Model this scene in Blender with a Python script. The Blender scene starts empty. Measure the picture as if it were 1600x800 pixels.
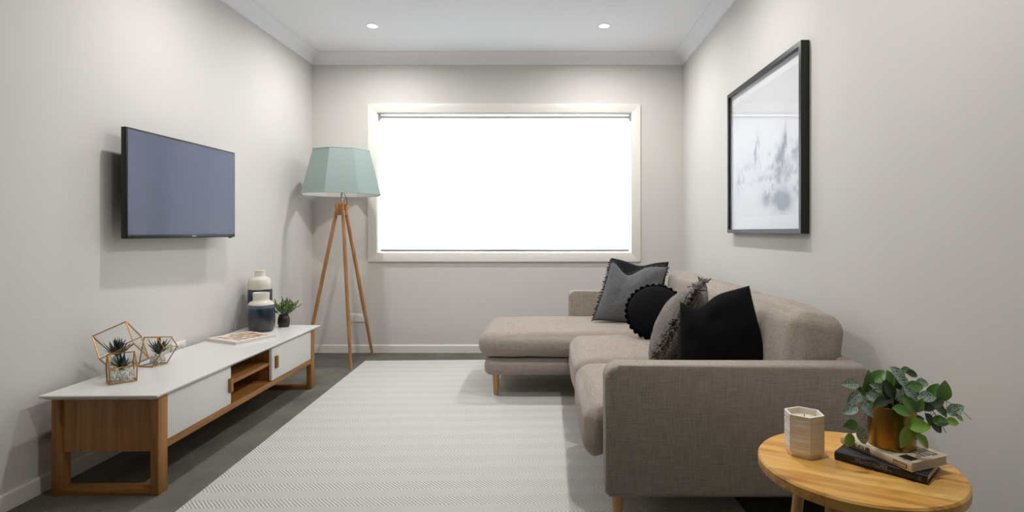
import bpy, bmesh, math, random
import numpy as np
from mathutils import Vector, Matrix, Euler, noise as mnoise

random.seed(7)
scene = bpy.context.scene
COL = scene.collection
PI = math.pi

# ------------------------------------------------------------------ camera
CAM_H = 1.05
cam_data = bpy.data.cameras.new('camera')
cam = bpy.data.objects.new('camera', cam_data)
COL.objects.link(cam)
cam.location = (0, 0, CAM_H)
cam.rotation_euler = (PI / 2, 0, 0)
cam_data.sensor_width = 36.0
cam_data.lens = 873 / 1600 * 36.0
cam_data.shift_x = -55 / 1600
cam_data.shift_y = -38 / 1600
cam_data.clip_start = 0.02
scene.camera = cam

# ------------------------------------------------------------------ world, exposure
world = bpy.data.worlds.new('sky')
scene.world = world
world.use_nodes = True
bg = world.node_tree.nodes['Background']
bg.inputs['Color'].default_value = (0.80, 0.90, 1.0, 1)
bg.inputs['Strength'].default_value = 12.5
vs = scene.view_settings
vs.view_transform = 'Standard'
vs.look = 'None'
vs.gamma = 1.0
vs.use_curve_mapping = False
vs.exposure = 0.0
scene.cycles.max_bounces = 12
scene.cycles.diffuse_bounces = 6
scene.cycles.transparent_max_bounces = 24
scene.cycles.caustics_reflective = False
scene.cycles.caustics_refractive = False
DOWNLIGHT_W = 12.0
DOWNLIGHT_COL = (1.0, 0.985, 0.96)


# ------------------------------------------------------------------ helpers
def lin(r, g, b):
    def f(c):
        c /= 255.0
        return c / 12.92 if c <= 0.04045 else ((c + 0.055) / 1.055) ** 2.4
    return (f(r), f(g), f(b), 1.0)


def new_bm():
    return bmesh.new()


def empty(name, loc=(0, 0, 0), rz=0.0):
    o = bpy.data.objects.new(name, None)
    o.empty_display_size = 0.05
    COL.objects.link(o)
    o.location = loc
    o.rotation_euler = (0, 0, rz)
    return o


def tag(o, label, cat, group=None, kind=None):
    o['label'] = label
    o['category'] = cat
    if group:
        o['group'] = group
    if kind:
        o['kind'] = kind
    return o


def obj(name, bm, mat, parent=None, smooth=False, world=False, angle=None, kind=None):
    """bm -> one mesh object; world=True: vertices are world coordinates although it has a parent"""
    if world and parent is not None:
        bmesh.ops.transform(bm, matrix=parent.matrix_basis.inverted(), verts=bm.verts)
    bmesh.ops.recalc_face_normals(bm, faces=bm.faces)
    me = bpy.data.meshes.new(name)
    if smooth:
        for f in bm.faces:
            f.smooth = True
        if angle is not None:
            for e in bm.edges:
                if len(e.link_faces) == 2 and e.calc_face_angle(0) > angle:
                    e.smooth = False
    bm.to_mesh(me)
    bm.free()
    for m in (mat if isinstance(mat, (list, tuple)) else [mat]):
        me.materials.append(m)
    o = bpy.data.objects.new(name, me)
    COL.objects.link(o)
    if parent is not None:
        o.parent = parent
    if kind:
        o['kind'] = kind
    return o


def share(name, me, parent=None):
    o = bpy.data.objects.new(name, me)
    COL.objects.link(o)
    if parent is not None:
        o.parent = parent
    return o


def add_box(bm, x0, x1, y0, y1, z0, z1, bev=0.0, seg=2, m=None):
    r = bmesh.ops.create_cube(bm, size=1.0)
    vs_ = r['verts']
    for v in vs_:
        v.co = Vector((x0 + (v.co.x + .5) * (x1 - x0), y0 + (v.co.y + .5) * (y1 - y0), z0 + (v.co.z + .5) * (z1 - z0)))
    if m is not None:
        bmesh.ops.transform(bm, matrix=m, verts=vs_)
    if bev > 0:
        es = list({e for v in vs_ for e in v.link_edges})
        bmesh.ops.bevel(bm, geom=es, offset=bev, segments=seg, profile=0.5, affect='EDGES', clamp_overlap=True)


def box(name, x0, x1, y0, y1, z0, z1, mat, parent=None, bev=0.0, seg=2, world=False, smooth=None):
    bm = new_bm()
    add_box(bm, x0, x1, y0, y1, z0, z1, bev, seg)
    return obj(name, bm, mat, parent, smooth=bev > 0 if smooth is None else smooth, world=world, angle=0.6)


def add_tube(bm, pts, r, seg=10, caps=True, closed=False):
    pts = [Vector(p) for p in pts]
    n = len(pts)
    rr = r if isinstance(r, (list, tuple)) else [r] * n
    rings = []
    up = None
    for i, p in enumerate(pts):
        if closed:
            t = pts[(i + 1) % n] - pts[i - 1]
        else:
            t = pts[min(i + 1, n - 1)] - pts[max(i - 1, 0)]
        t.normalize()
        if up is None:
            a = Vector((0, 0, 1)) if abs(t.z) < .9 else Vector((1, 0, 0))
            up = a.cross(t).normalized()
        up = (up - t * up.dot(t))
        if up.length < 1e-6:
            up = t.orthogonal()
        up.normalize()
        w = t.cross(up)
        rings.append([bm.verts.new(p + (up * math.cos(2 * PI * k / seg) + w * math.sin(2 * PI * k / seg)) * rr[i]) for k in range(seg)])
    m = n if closed else n - 1
    for i in range(m):
        a, b = rings[i], rings[(i + 1) % n]
        for k in range(seg):
            bm.faces.new((a[k], a[(k + 1) % seg], b[(k + 1) % seg], b[k]))
    if caps and not closed:
        bm.faces.new(rings[0][::-1])
        bm.faces.new(rings[-1])


def add_lathe(bm, prof, seg=40, c=(0, 0, 0), rot=0.0, close_bottom=True, close_top=True):
    rings = []
    for r, z in prof:
        rings.append([bm.verts.new((c[0] + r * math.cos(rot + 2 * PI * k / seg), c[1] + r * math.sin(rot + 2 * PI * k / seg), c[2] + z)) for k in range(seg)])
    for a, b in zip(rings, rings[1:]):
        for k in range(seg):
            bm.faces.new((a[k], a[(k + 1) % seg], b[(k + 1) % seg], b[k]))
    if close_bottom:
        bm.faces.new(rings[0][::-1])
    if close_top:
        bm.faces.new(rings[-1])


def add_poly_prism(bm, pts, axis):
    """pts: list of 3D points of a planar outline, extruded by the vector axis"""
    a = [bm.verts.new(p) for p in pts]
    ax = Vector(axis)
    b = [bm.verts.new(Vector(p) + ax) for p in pts]
    n = len(a)
    for i in range(n):
        bm.faces.new((a[i], a[(i + 1) % n], b[(i + 1) % n], b[i]))
    bm.faces.new(a[::-1])
    bm.faces.new(b)


def soft_box(cx, cy, cz, sx, sy, sz, r, crown=0.0, side=0.0, n=10, nr=5, wob=0.0, seed=0, front=0.0):
    """rounded, puffed cushion block as a bmesh"""
    bm = new_bm()
    h = (sx / 2, sy / 2, sz / 2)

    def line(hh):
        rr = min(r, hh * .98)
        a = [-hh + rr * k / nr for k in range(nr)]
        m_ = [-hh + rr + (2 * hh - 2 * rr) * k / n for k in range(n + 1)]
        return a + m_ + [-x for x in a[::-1]]
    L = [line(hh) for hh in h]
    cache = {}

    def vert(p):
        key = tuple(round(x, 6) for x in p)
        if key in cache:
            return cache[key]
        q = Vector(p)
        rr = [min(r, h[i] * .98) for i in range(3)]
        inner = Vector([max(-(h[i] - rr[i]), min(h[i] - rr[i], p[i])) for i in range(3)])
        d = q - inner
        if d.length > 1e-9:
            nd = Vector([d[i] / rr[i] for i in range(3)])
            mx = max(abs(c) for c in nd)
            nd = nd.normalized() * mx
            q = inner + Vector([nd[i] * rr[i] for i in range(3)])
        u, v, w = p[0] / h[0], p[1] / h[1], p[2] / h[2]
        q.z += crown * (1 - u * u) * (1 - v * v) * (0.5 + 0.5 * w)
        q.x += side * (1 - v * v) * (1 - w * w) * u
        q.y += side * (1 - u * u) * (1 - w * w) * v
        if wob:
            nn = mnoise.noise_vector(Vector((q.x * 5 + seed, q.y * 5, q.z * 5)))
            q += nn * wob
        vv = bm.verts.new((q.x + cx, q.y + cy, q.z + cz))
        cache[key] = vv
        return vv
    for ax in range(3):
        b, c = (ax + 1) % 3, (ax + 2) % 3
        for s in (-1, 1):
            for i in range(len(L[b]) - 1):
                for j in range(len(L[c]) - 1):
                    quad = []
                    for (ii, jj) in ((i, j), (i + 1, j), (i + 1, j + 1), (i, j + 1)):
                        p = [0, 0, 0]
                        p[ax] = s * h[ax]
                        p[b] = L[b][ii]
                        p[c] = L[c][jj]
                        quad.append(vert(p))
                    try:
                        bm.faces.new(quad if s > 0 else quad[::-1])
                    except ValueError:
                        pass
    return bm


def text_mesh(name, body, size, mat, parent, matrix, extrude=0.0002, sx=1.0):
    cu = bpy.data.curves.new('txt', 'FONT')
    cu.body = body
    cu.size = size
    cu.extrude = extrude
    cu.align_x = 'LEFT'
    cu.align_y = 'CENTER'
    cu.resolution_u = 3
    t = bpy.data.objects.new('txt', cu)
    COL.objects.link(t)
    dg = bpy.context.evaluated_depsgraph_get()
    me = bpy.data.meshes.new_from_object(t.evaluated_get(dg))
    bpy.data.objects.remove(t)
    bpy.data.curves.remove(cu)
    me.name = name
    me.transform(matrix @ Matrix.Diagonal((sx, 1, 1, 1)))
    me.materials.clear()
    me.materials.append(mat)
    o = bpy.data.objects.new(name, me)
    COL.objects.link(o)
    o.parent = parent
    return o


def frame_matrix(origin, x, y):
    x = Vector(x).normalized()
    y = Vector(y)
    y = (y - x * y.dot(x)).normalized()
    z = x.cross(y)
    m = Matrix.Identity(4)
    for i in range(3):
        m[i][0], m[i][1], m[i][2], m[i][3] = x[i], y[i], z[i], origin[i]
    return m


# ------------------------------------------------------------------ materials
def mat_new(name):
    m = bpy.data.materials.new(name)
    m.use_nodes = True
    nt = m.node_tree
    b = nt.nodes['Principled BSDF']
    return m, nt, b


def node(nt, kind, **kw):
    n = nt.nodes.new(kind)
    for k, v in kw.items():
        setattr(n, k, v)
    return n


def simple(name, col, rough=0.5, metal=0.0, spec=0.5, noise=0.0, nscale=30.0, bump=0.0, bscale=200.0, coat=0.0):
    m, nt, b = mat_new(name)
    b.inputs['Roughness'].default_value = rough
    b.inputs['Metallic'].default_value = metal
    b.inputs['Specular IOR Level'].default_value = spec
    b.inputs['Coat Weight'].default_value = coat
    tc = node(nt, 'ShaderNodeTexCoord')
    nz = node(nt, 'ShaderNodeTexNoise')
    nz.inputs['Scale'].default_value = nscale
    nz.inputs['Detail'].default_value = 4
    nt.links.new(tc.outputs['Object'], nz.inputs['Vector'])
    mx = node(nt, 'ShaderNodeMix', data_type='RGBA')
    c = Vector(col[:3])
    mx.inputs['A'].default_value = (*(c * (1 - noise)), 1)
    mx.inputs['B'].default_value = (*[min(1, x) for x in c * (1 + noise)], 1)
    nt.links.new(nz.outputs['Fac'], mx.inputs['Factor'])
    nt.links.new(mx.outputs['Result'], b.inputs['Base Color'])
    if bump:
        n2 = node(nt, 'ShaderNodeTexNoise')
        n2.inputs['Scale'].default_value = bscale
        n2.inputs['Detail'].default_value = 3
        nt.links.new(tc.outputs['Object'], n2.inputs['Vector'])
        bp = node(nt, 'ShaderNodeBump')
        bp.inputs['Strength'].default_value = bump
        bp.inputs['Distance'].default_value = 0.002
        nt.links.new(n2.outputs['Fac'], bp.inputs['Height'])
        nt.links.new(bp.outputs['Normal'], b.inputs['Normal'])
    return m


def wood(name, dark, mid, light, axis=2, scale=1.0, rough=0.45, contrast=1.0):
    """grain runs along the axis"""
    m, nt, b = mat_new(name)
    b.inputs['Roughness'].default_value = rough
    tc = node(nt, 'ShaderNodeTexCoord')
    mp = node(nt, 'ShaderNodeMapping')
    s = [38.0 * scale] * 3
    s[axis] = 2.2 * scale
    mp.inputs['Scale'].default_value = s
    nt.links.new(tc.outputs['Object'], mp.inputs['Vector'])
    nz = node(nt, 'ShaderNodeTexNoise')
    nz.inputs['Scale'].default_value = 1.0
    nz.inputs['Detail'].default_value = 7
    nz.inputs['Roughness'].default_value = 0.6
    nz.inputs['Distortion'].default_value = 0.4
    nt.links.new(mp.outputs['Vector'], nz.inputs['Vector'])
    cr = node(nt, 'ShaderNodeValToRGB')
    e = cr.color_ramp.elements
    e[0].position, e[0].color = .5 - .2 / contrast, dark
    e[1].position, e[1].color = .5 + .2 / contrast, light
    k = cr.color_ramp.elements.new(.5)
    k.color = mid
    nt.links.new(nz.outputs['Fac'], cr.inputs['Fac'])
    nt.links.new(cr.outputs['Color'], b.inputs['Base Color'])
    bp = node(nt, 'ShaderNodeBump')
    bp.inputs['Strength'].default_value = 0.08
    bp.inputs['Distance'].default_value = 0.001
    nt.links.new(nz.outputs['Fac'], bp.inputs['Height'])
    nt.links.new(bp.outputs['Normal'], b.inputs['Normal'])
    return m


def linen(name, c0, c1, fine=260.0, long=9.0, bump=0.25, rough=0.95, sheen=0.15):
    """slubby woven cloth: threads along all three object axes"""
    m, nt, b = mat_new(name)
    b.inputs['Roughness'].default_value = rough
    b.inputs['Specular IOR Level'].default_value = 0.15
    b.inputs['Sheen Weight'].default_value = sheen
    tc = node(nt, 'ShaderNodeTexCoord')
    outs = []
    for ax in range(3):
        mp = node(nt, 'ShaderNodeMapping')
        s = [fine] * 3
        s[ax] = long
        mp.inputs['Scale'].default_value = s
        nt.links.new(tc.outputs['Object'], mp.inputs['Vector'])
        nz = node(nt, 'ShaderNodeTexNoise')
        nz.inputs['Scale'].default_value = 1.0
        nz.inputs['Detail'].default_value = 2
        nt.links.new(mp.outputs['Vector'], nz.inputs['Vector'])
        outs.append(nz.outputs['Fac'])
    a1 = node(nt, 'ShaderNodeMath', operation='ADD')
    a2 = node(nt, 'ShaderNodeMath', operation='ADD')
    nt.links.new(outs[0], a1.inputs[0])
    nt.links.new(outs[1], a1.inputs[1])
    nt.links.new(a1.outputs[0], a2.inputs[0])
    nt.links.new(outs[2], a2.inputs[1])
    mr = node(nt, 'ShaderNodeMapRange')
    mr.inputs['From Min'].default_value = 1.15
    mr.inputs['From Max'].default_value = 1.85
    nt.links.new(a2.outputs[0], mr.inputs['Value'])
    mx = node(nt, 'ShaderNodeMix', data_type='RGBA')
    mx.inputs['A'].default_value = c0
    mx.inputs['B'].default_value = c1
    nt.links.new(mr.outputs['Result'], mx.inputs['Factor'])
    nt.links.new(mx.outputs['Result'], b.inputs['Base Color'])
    bp = node(nt, 'ShaderNodeBump')
    bp.inputs['Strength'].default_value = bump
    bp.inputs['Distance'].default_value = 0.002
    nt.links.new(mr.outputs['Result'], bp.inputs['Height'])
    nt.links.new(bp.outputs['Normal'], b.inputs['Normal'])
    return m


def glass_pane_mat(name, tint=(1, 1, 1, 1), ior=1.45):
    m, nt, b = mat_new(name)
    nt.nodes.remove(b)
    out = nt.nodes['Material Output']
    tr = node(nt, 'ShaderNodeBsdfTransparent')
    tr.inputs['Color'].default_value = tint
    gl = node(nt, 'ShaderNodeBsdfGlossy')
    gl.inputs['Roughness'].default_value = 0.02
    lw = node(nt, 'ShaderNodeLayerWeight')          # Schlick reflectance, the same from both sides of the sheet
    pw = node(nt, 'ShaderNodeMath', operation='POWER')
    pw.inputs[1].default_value = 5.0
    nt.links.new(lw.outputs['Facing'], pw.inputs[0])
    fr = node(nt, 'ShaderNodeMath', operation='MULTIPLY_ADD')
    r0 = ((ior - 1) / (ior + 1)) ** 2 * 1.8
    fr.inputs[1].default_value = 1 - r0
    fr.inputs[2].default_value = r0
    nt.links.new(pw.outputs[0], fr.inputs[0])
    mx = node(nt, 'ShaderNodeMixShader')
    nt.links.new(fr.outputs[0], mx.inputs['Fac'])
    nt.links.new(tr.outputs['BSDF'], mx.inputs[1])
    nt.links.new(gl.outputs['BSDF'], mx.inputs[2])
    nt.links.new(mx.outputs['Shader'], out.inputs['Surface'])
    return m


def vcol_mat(name, rough=0.6, attr='paint'):
    m, nt, b = mat_new(name)
    b.inputs['Roughness'].default_value = rough
    at = node(nt, 'ShaderNodeAttribute', attribute_name=attr)
    nt.links.new(at.outputs['Color'], b.inputs['Base Color'])
    return m


def emissive(name, col, strength):
    m, nt, b = mat_new(name)
    b.inputs['Base Color'].default_value = col
    b.inputs['Emission Color'].default_value = col
    b.inputs['Emission Strength'].default_value = strength
    return m


M = {}
M['wall'] = simple('wall_paint', lin(216, 213, 209), .85, spec=.2, noise=.012, nscale=3, bump=.04, bscale=350)
M['ceiling'] = simple('ceiling_paint', lin(238, 239, 241), .9, spec=.2, noise=.01, nscale=3)
M['trim'] = simple('trim_enamel', lin(236, 233, 226), .4, spec=.4, noise=.01)
M['white_lacquer'] = simple('white_lacquer', lin(222, 220, 217), .28, spec=.5, noise=.01)
M['door_white'] = simple('door_white', lin(226, 225, 221), .45, noise=.01)
M['oak'] = wood('oak', lin(126, 80, 34), lin(154, 104, 50), lin(172, 124, 66), axis=2)
M['oak_y'] = wood('oak_long', lin(126, 80, 34), lin(154, 104, 50), lin(172, 124, 66), axis=1)
M['oak_x'] = wood('oak_cross', lin(126, 80, 34), lin(154, 104, 50), lin(172, 124, 66), axis=0)
M['lamp_wood'] = wood('lamp_wood', lin(150, 102, 58), lin(174, 124, 74), lin(190, 142, 90), axis=2, scale=.8)
M['leg_wood'] = wood('leg_wood', lin(176, 128, 76), lin(200, 152, 98), lin(214, 170, 116), axis=2)
M['black_metal'] = simple('black_plastic', lin(9, 9, 10), .35, noise=.05)
M['frame_black'] = simple('frame_black', lin(10, 10, 12), .32, noise=.05)
M['chrome'] = simple('brushed_metal', lin(190, 188, 190), .3, metal=1.0)
M['brass'] = simple('brass', lin(176, 128, 62), .35, metal=1.0, noise=.2, nscale=80)
M['white_plastic'] = simple('white_plastic', lin(236, 236, 234), .35, noise=.005)
M['dark_slot'] = simple('dark_slot', lin(40, 40, 42), .6)
M['sofa'] = linen('sofa_linen', lin(140, 128, 119), lin(182, 170, 160), fine=430, long=16)
M['sofa_piping'] = linen('sofa_piping_cloth', lin(96, 86, 78), lin(138, 126, 116), fine=230, long=40)
M['black_cloth'] = simple('black_cotton', lin(12, 12, 13), .9, spec=.15, noise=.15, nscale=60, bump=.2, bscale=600)
M['velvet'] = simple('black_velvet', lin(7, 7, 9), .85, spec=.15, noise=.2, nscale=40)
M['navy_cloth'] = simple('charcoal_cotton', lin(34, 34, 38), .9, spec=.15, noise=.15, nscale=60, bump=.2, bscale=600)
M['grey_cloth'] = linen('grey_chambray', lin(74, 75, 78), lin(124, 125, 127), fine=420, long=40, bump=.2)
M['fringe'] = simple('grey_yarn', lin(72, 69, 67), .95, spec=.1, noise=.35, nscale=90)
M['fringe_taupe'] = simple('taupe_yarn', lin(112, 106, 101), .95, spec=.1, noise=.35, nscale=90)


def carpet_mat():
    m, nt, b = mat_new('charcoal_carpet')
    b.inputs['Roughness'].default_value = 1.0
    b.inputs['Specular IOR Level'].default_value = 0.05
    tc = node(nt, 'ShaderNodeTexCoord')
    n1 = node(nt, 'ShaderNodeTexNoise')
    n1.inputs['Scale'].default_value = 260
    n1.inputs['Detail'].default_value = 3
    n2 = node(nt, 'ShaderNodeTexNoise')
    n2.inputs['Scale'].default_value = 5
    n2.inputs['Detail'].default_value = 3
    for n_ in (n1, n2):
        nt.links.new(tc.outputs['Object'], n_.inputs['Vector'])
    ad = node(nt, 'ShaderNodeMath', operation='MULTIPLY_ADD')
    ad.inputs[1].default_value = 0.45
    nt.links.new(n2.outputs['Fac'], ad.inputs[0])
    nt.links.new(n1.outputs['Fac'], ad.inputs[2])
    mr = node(nt, 'ShaderNodeMapRange')
    mr.inputs['From Min'].default_value = .42
    mr.inputs['From Max'].default_value = 1.02
    nt.links.new(ad.outputs[0], mr.inputs['Value'])
    mx = node(nt, 'ShaderNodeMix', data_type='RGBA')
    mx.inputs['A'].default_value = lin(74, 74, 67)
    mx.inputs['B'].default_value = lin(134, 134, 124)
    nt.links.new(mr.outputs['Result'], mx.inputs['Factor'])
    nt.links.new(mx.outputs['Result'], b.inputs['Base Color'])
    bp = node(nt, 'ShaderNodeBump')
    bp.inputs['Strength'].default_value = .6
    bp.inputs['Distance'].default_value = .004
    nt.links.new(n1.outputs['Fac'], bp.inputs['Height'])
    nt.links.new(bp.outputs['Normal'], b.inputs['Normal'])
    return m


def rug_mat():
    """woven chevron rows across the rug: slanted threads that change direction every half row"""
    m, nt, b = mat_new('chevron_rug')
    b.inputs['Roughness'].default_value = 1.0
    b.inputs['Specular IOR Level'].default_value = 0.05
    tc = node(nt, 'ShaderNodeTexCoord')
    sp = node(nt, 'ShaderNodeSeparateXYZ')
    nt.links.new(tc.outputs['Object'], sp.inputs[0])

    def math_(op, a, b_=None, c=None):
        n = node(nt, 'ShaderNodeMath', operation=op)
        for i, v in enumerate((a, b_, c)):
            if v is None:
                continue
            if isinstance(v, (int, float)):
                n.inputs[i].default_value = v
            else:
                nt.links.new(v, n.inputs[i])
        return n.outputs[0]
    nz = node(nt, 'ShaderNodeTexNoise')
    nz.inputs['Scale'].default_value = 14
    nz.inputs['Detail'].default_value = 2
    nt.links.new(tc.outputs['Object'], nz.inputs['Vector'])
    wob = math_('MULTIPLY', math_('SUBTRACT', nz.outputs['Fac'], .5), .005)
    y = math_('ADD', sp.outputs['Y'], wob)
    period = 0.134
    tri = math_('PINGPONG', y, period / 2)               # 0..period/2
    xs = math_('ADD', math_('ADD', sp.outputs['X'], wob), math_('MULTIPLY', tri, .9))
    line = math_('SINE', math_('MULTIPLY', xs, 2 * PI / 0.0155))
    # rows alternate between strong and faint thread contrast
    row = math_('SINE', math_('MULTIPLY', y, 2 * PI / period))
    row = math_('MULTIPLY_ADD', math_('SMOOTH_MIN', math_('MAXIMUM', math_('MULTIPLY_ADD', row, 1.6, .5), 0.0), 1.0, .05), .78, .22)
    lo = math_('MULTIPLY_ADD', math_('MULTIPLY', line, row), .5, math_('MULTIPLY_ADD', row, .07, .30))
    g = node(nt, 'ShaderNodeTexNoise')
    g.inputs['Scale'].default_value = 330
    g.inputs['Detail'].default_value = 2
    nt.links.new(tc.outputs['Object'], g.inputs['Vector'])
    f = math_('ADD', math_('MULTIPLY', lo, .85), math_('MULTIPLY', math_('SUBTRACT', g.outputs['Fac'], .45), .55))
    mx = node(nt, 'ShaderNodeMix', data_type='RGBA')
    mx.inputs['A'].default_value = lin(224, 222, 218)
    mx.inputs['B'].default_value = lin(138, 136, 133)
    nt.links.new(f, mx.inputs['Factor'])
    nt.links.new(mx.outputs['Result'], b.inputs['Base Color'])
    bp = node(nt, 'ShaderNodeBump')
    bp.inputs['Strength'].default_value = .35
    bp.inputs['Distance'].default_value = .003
    bp.invert = True
    nt.links.new(f, bp.inputs['Height'])
    nt.links.new(bp.outputs['Normal'], b.inputs['Normal'])
    return m


def weave_mat():
    """chunky black-and-cream woven cushion"""
    m, nt, b = mat_new('chunky_weave')
    b.inputs['Roughness'].default_value = 1.0
    b.inputs['Specular IOR Level'].default_value = 0.1
    tc = node(nt, 'ShaderNodeTexCoord')
    mp = node(nt, 'ShaderNodeMapping')
    mp.inputs['Scale'].default_value = (170, 170, 170)
    nt.links.new(tc.outputs['Object'], mp.inputs['Vector'])
    vo = node(nt, 'ShaderNodeTexVoronoi')
    vo.inputs['Scale'].default_value = 1.0
    vo.inputs['Randomness'].default_value = .35
    nt.links.new(mp.outputs['Vector'], vo.inputs['Vector'])
    cr = node(nt, 'ShaderNodeValToRGB')
    e = cr.color_ramp.elements
    e[0].position, e[0].color = .25, lin(176, 170, 163)
    e[1].position, e[1].color = .72, lin(44, 42, 41)
    nt.links.new(vo.outputs['Distance'], cr.inputs['Fac'])
    nt.links.new(cr.outputs['Color'], b.inputs['Base Color'])
    bp = node(nt, 'ShaderNodeBump')
    bp.inputs['Strength'].default_value = .6
    bp.inputs['Distance'].default_value = .004
    bp.invert = True
    nt.links.new(vo.outputs['Distance'], bp.inputs['Height'])
    nt.links.new(bp.outputs['Normal'], b.inputs['Normal'])
    return m


def glaze_mat(name, stops, h):
    """ceramic glaze bands by height in the vase's own coordinates"""
    m, nt, b = mat_new(name)
    b.inputs['Roughness'].default_value = .22
    b.inputs['Coat Weight'].default_value = .3
    tc = node(nt, 'ShaderNodeTexCoord')
    sp = node(nt, 'ShaderNodeSeparateXYZ')
    nt.links.new(tc.outputs['Object'], sp.inputs[0])
    nz = node(nt, 'ShaderNodeTexNoise')
    nz.inputs['Scale'].default_value = 18
    nz.inputs['Detail'].default_value = 3
    nt.links.new(tc.outputs['Object'], nz.inputs['Vector'])
    ma = node(nt, 'ShaderNodeMath', operation='MULTIPLY_ADD')
    ma.inputs[1].default_value = .010
    nt.links.new(nz.outputs['Fac'], ma.inputs[0])
    nt.links.new(sp.outputs['Z'], ma.inputs[2])
    dv = node(nt, 'ShaderNodeMath', operation='DIVIDE')
    dv.inputs[1].default_value = h
    nt.links.new(ma.outputs[0], dv.inputs[0])
    cr = node(nt, 'ShaderNodeValToRGB')
    els = cr.color_ramp.elements
    els[0].position, els[0].color = stops[0]
    els[1].position, els[1].color = stops[-1]
    for p, c in stops[1:-1]:
        k = els.new(p)
        k.color = c
    nt.links.new(dv.outputs[0], cr.inputs['Fac'])
    nt.links.new(cr.outputs['Color'], b.inputs['Base Color'])
    return m


def leaf_mat(name, base, vein, amount):
    """leaf blade with a pale net of veins, in the leaf's own coordinates"""
    m, nt, b = mat_new(name)
    b.inputs['Roughness'].default_value = .45
    b.inputs['Subsurface Weight'].default_value = 0.0
    tc = node(nt, 'ShaderNodeTexCoord')
    sp = node(nt, 'ShaderNodeSeparateXYZ')
    nt.links.new(tc.outputs['Object'], sp.inputs[0])
    ab = node(nt, 'ShaderNodeMath', operation='ABSOLUTE')
    nt.links.new(sp.outputs['X'], ab.inputs[0])
    ma = node(nt, 'ShaderNodeMath', operation='MULTIPLY_ADD')
    ma.inputs[1].default_value = -0.8
    nt.links.new(ab.outputs[0], ma.inputs[0])
    nt.links.new(sp.outputs['Y'], ma.inputs[2])
    mu = node(nt, 'ShaderNodeMath', operation='MULTIPLY')
    mu.inputs[1].default_value = 2 * PI / 0.0052
    nt.links.new(ma.outputs[0], mu.inputs[0])
    sn = node(nt, 'ShaderNodeMath', operation='SINE')
    nt.links.new(mu.outputs[0], sn.inputs[0])
    vo = node(nt, 'ShaderNodeTexVoronoi', feature='DISTANCE_TO_EDGE')
    vo.inputs['Scale'].default_value = 260
    nt.links.new(tc.outputs['Object'], vo.inputs['Vector'])
    mr = node(nt, 'ShaderNodeMapRange')
    mr.inputs['From Min'].default_value = .25
    mr.inputs['From Max'].default_value = .9
    nt.links.new(sn.outputs[0], mr.inputs['Value'])
    mr2 = node(nt, 'ShaderNodeMapRange')
    mr2.inputs['From Min'].default_value = .16
    mr2.inputs['From Max'].default_value = .02
    nt.links.new(vo.outputs['Distance'], mr2.inputs['Value'])
    mid = node(nt, 'ShaderNodeMapRange')
    mid.inputs['From Min'].default_value = .0012
    mid.inputs['From Max'].default_value = .0003
    nt.links.new(ab.outputs[0], mid.inputs['Value'])
    x1 = node(nt, 'ShaderNodeMath', operation='MAXIMUM')
    x2 = node(nt, 'ShaderNodeMath', operation='MAXIMUM')
    nt.links.new(mr.outputs[0], x1.inputs[0])
    nt.links.new(mr2.outputs[0], x1.inputs[1])
    nt.links.new(x1.outputs[0], x2.inputs[0])
    nt.links.new(mid.outputs[0], x2.inputs[1])
    am = node(nt, 'ShaderNodeMath', operation='MULTIPLY')
    am.inputs[1].default_value = amount
    nt.links.new(x2.outputs[0], am.inputs[0])
    mx = node(nt, 'ShaderNodeMix', data_type='RGBA')
    mx.inputs['A'].default_value = base
    mx.inputs['B'].default_value = vein
    nt.links.new(am.outputs[0], mx.inputs['Factor'])
    nt.links.new(mx.outputs['Result'], b.inputs['Base Color'])
    return m


def blind_mat():
    m, nt, b = mat_new('blind_cloth')
    nt.nodes.remove(b)
    out = nt.nodes['Material Output']
    tc = node(nt, 'ShaderNodeTexCoord')
    nz = node(nt, 'ShaderNodeTexNoise')
    nz.inputs['Scale'].default_value = 400
    nt.links.new(tc.outputs['Object'], nz.inputs['Vector'])
    mx = node(nt, 'ShaderNodeMix', data_type='RGBA')
    mx.inputs['A'].default_value = (.80, .81, .82, 1)
    mx.inputs['B'].default_value = (.86, .86, .86, 1)
    nt.links.new(nz.outputs['Fac'], mx.inputs['Factor'])
    d = node(nt, 'ShaderNodeBsdfDiffuse')
    t = node(nt, 'ShaderNodeBsdfTranslucent')
    nt.links.new(mx.outputs['Result'], d.inputs['Color'])
    nt.links.new(mx.outputs['Result'], t.inputs['Color'])
    ms = node(nt, 'ShaderNodeMixShader')
    ms.inputs['Fac'].default_value = .38
    nt.links.new(d.outputs['BSDF'], ms.inputs[1])
    nt.links.new(t.outputs['BSDF'], ms.inputs[2])
    nt.links.new(ms.outputs['Shader'], out.inputs['Surface'])
    return m


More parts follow.
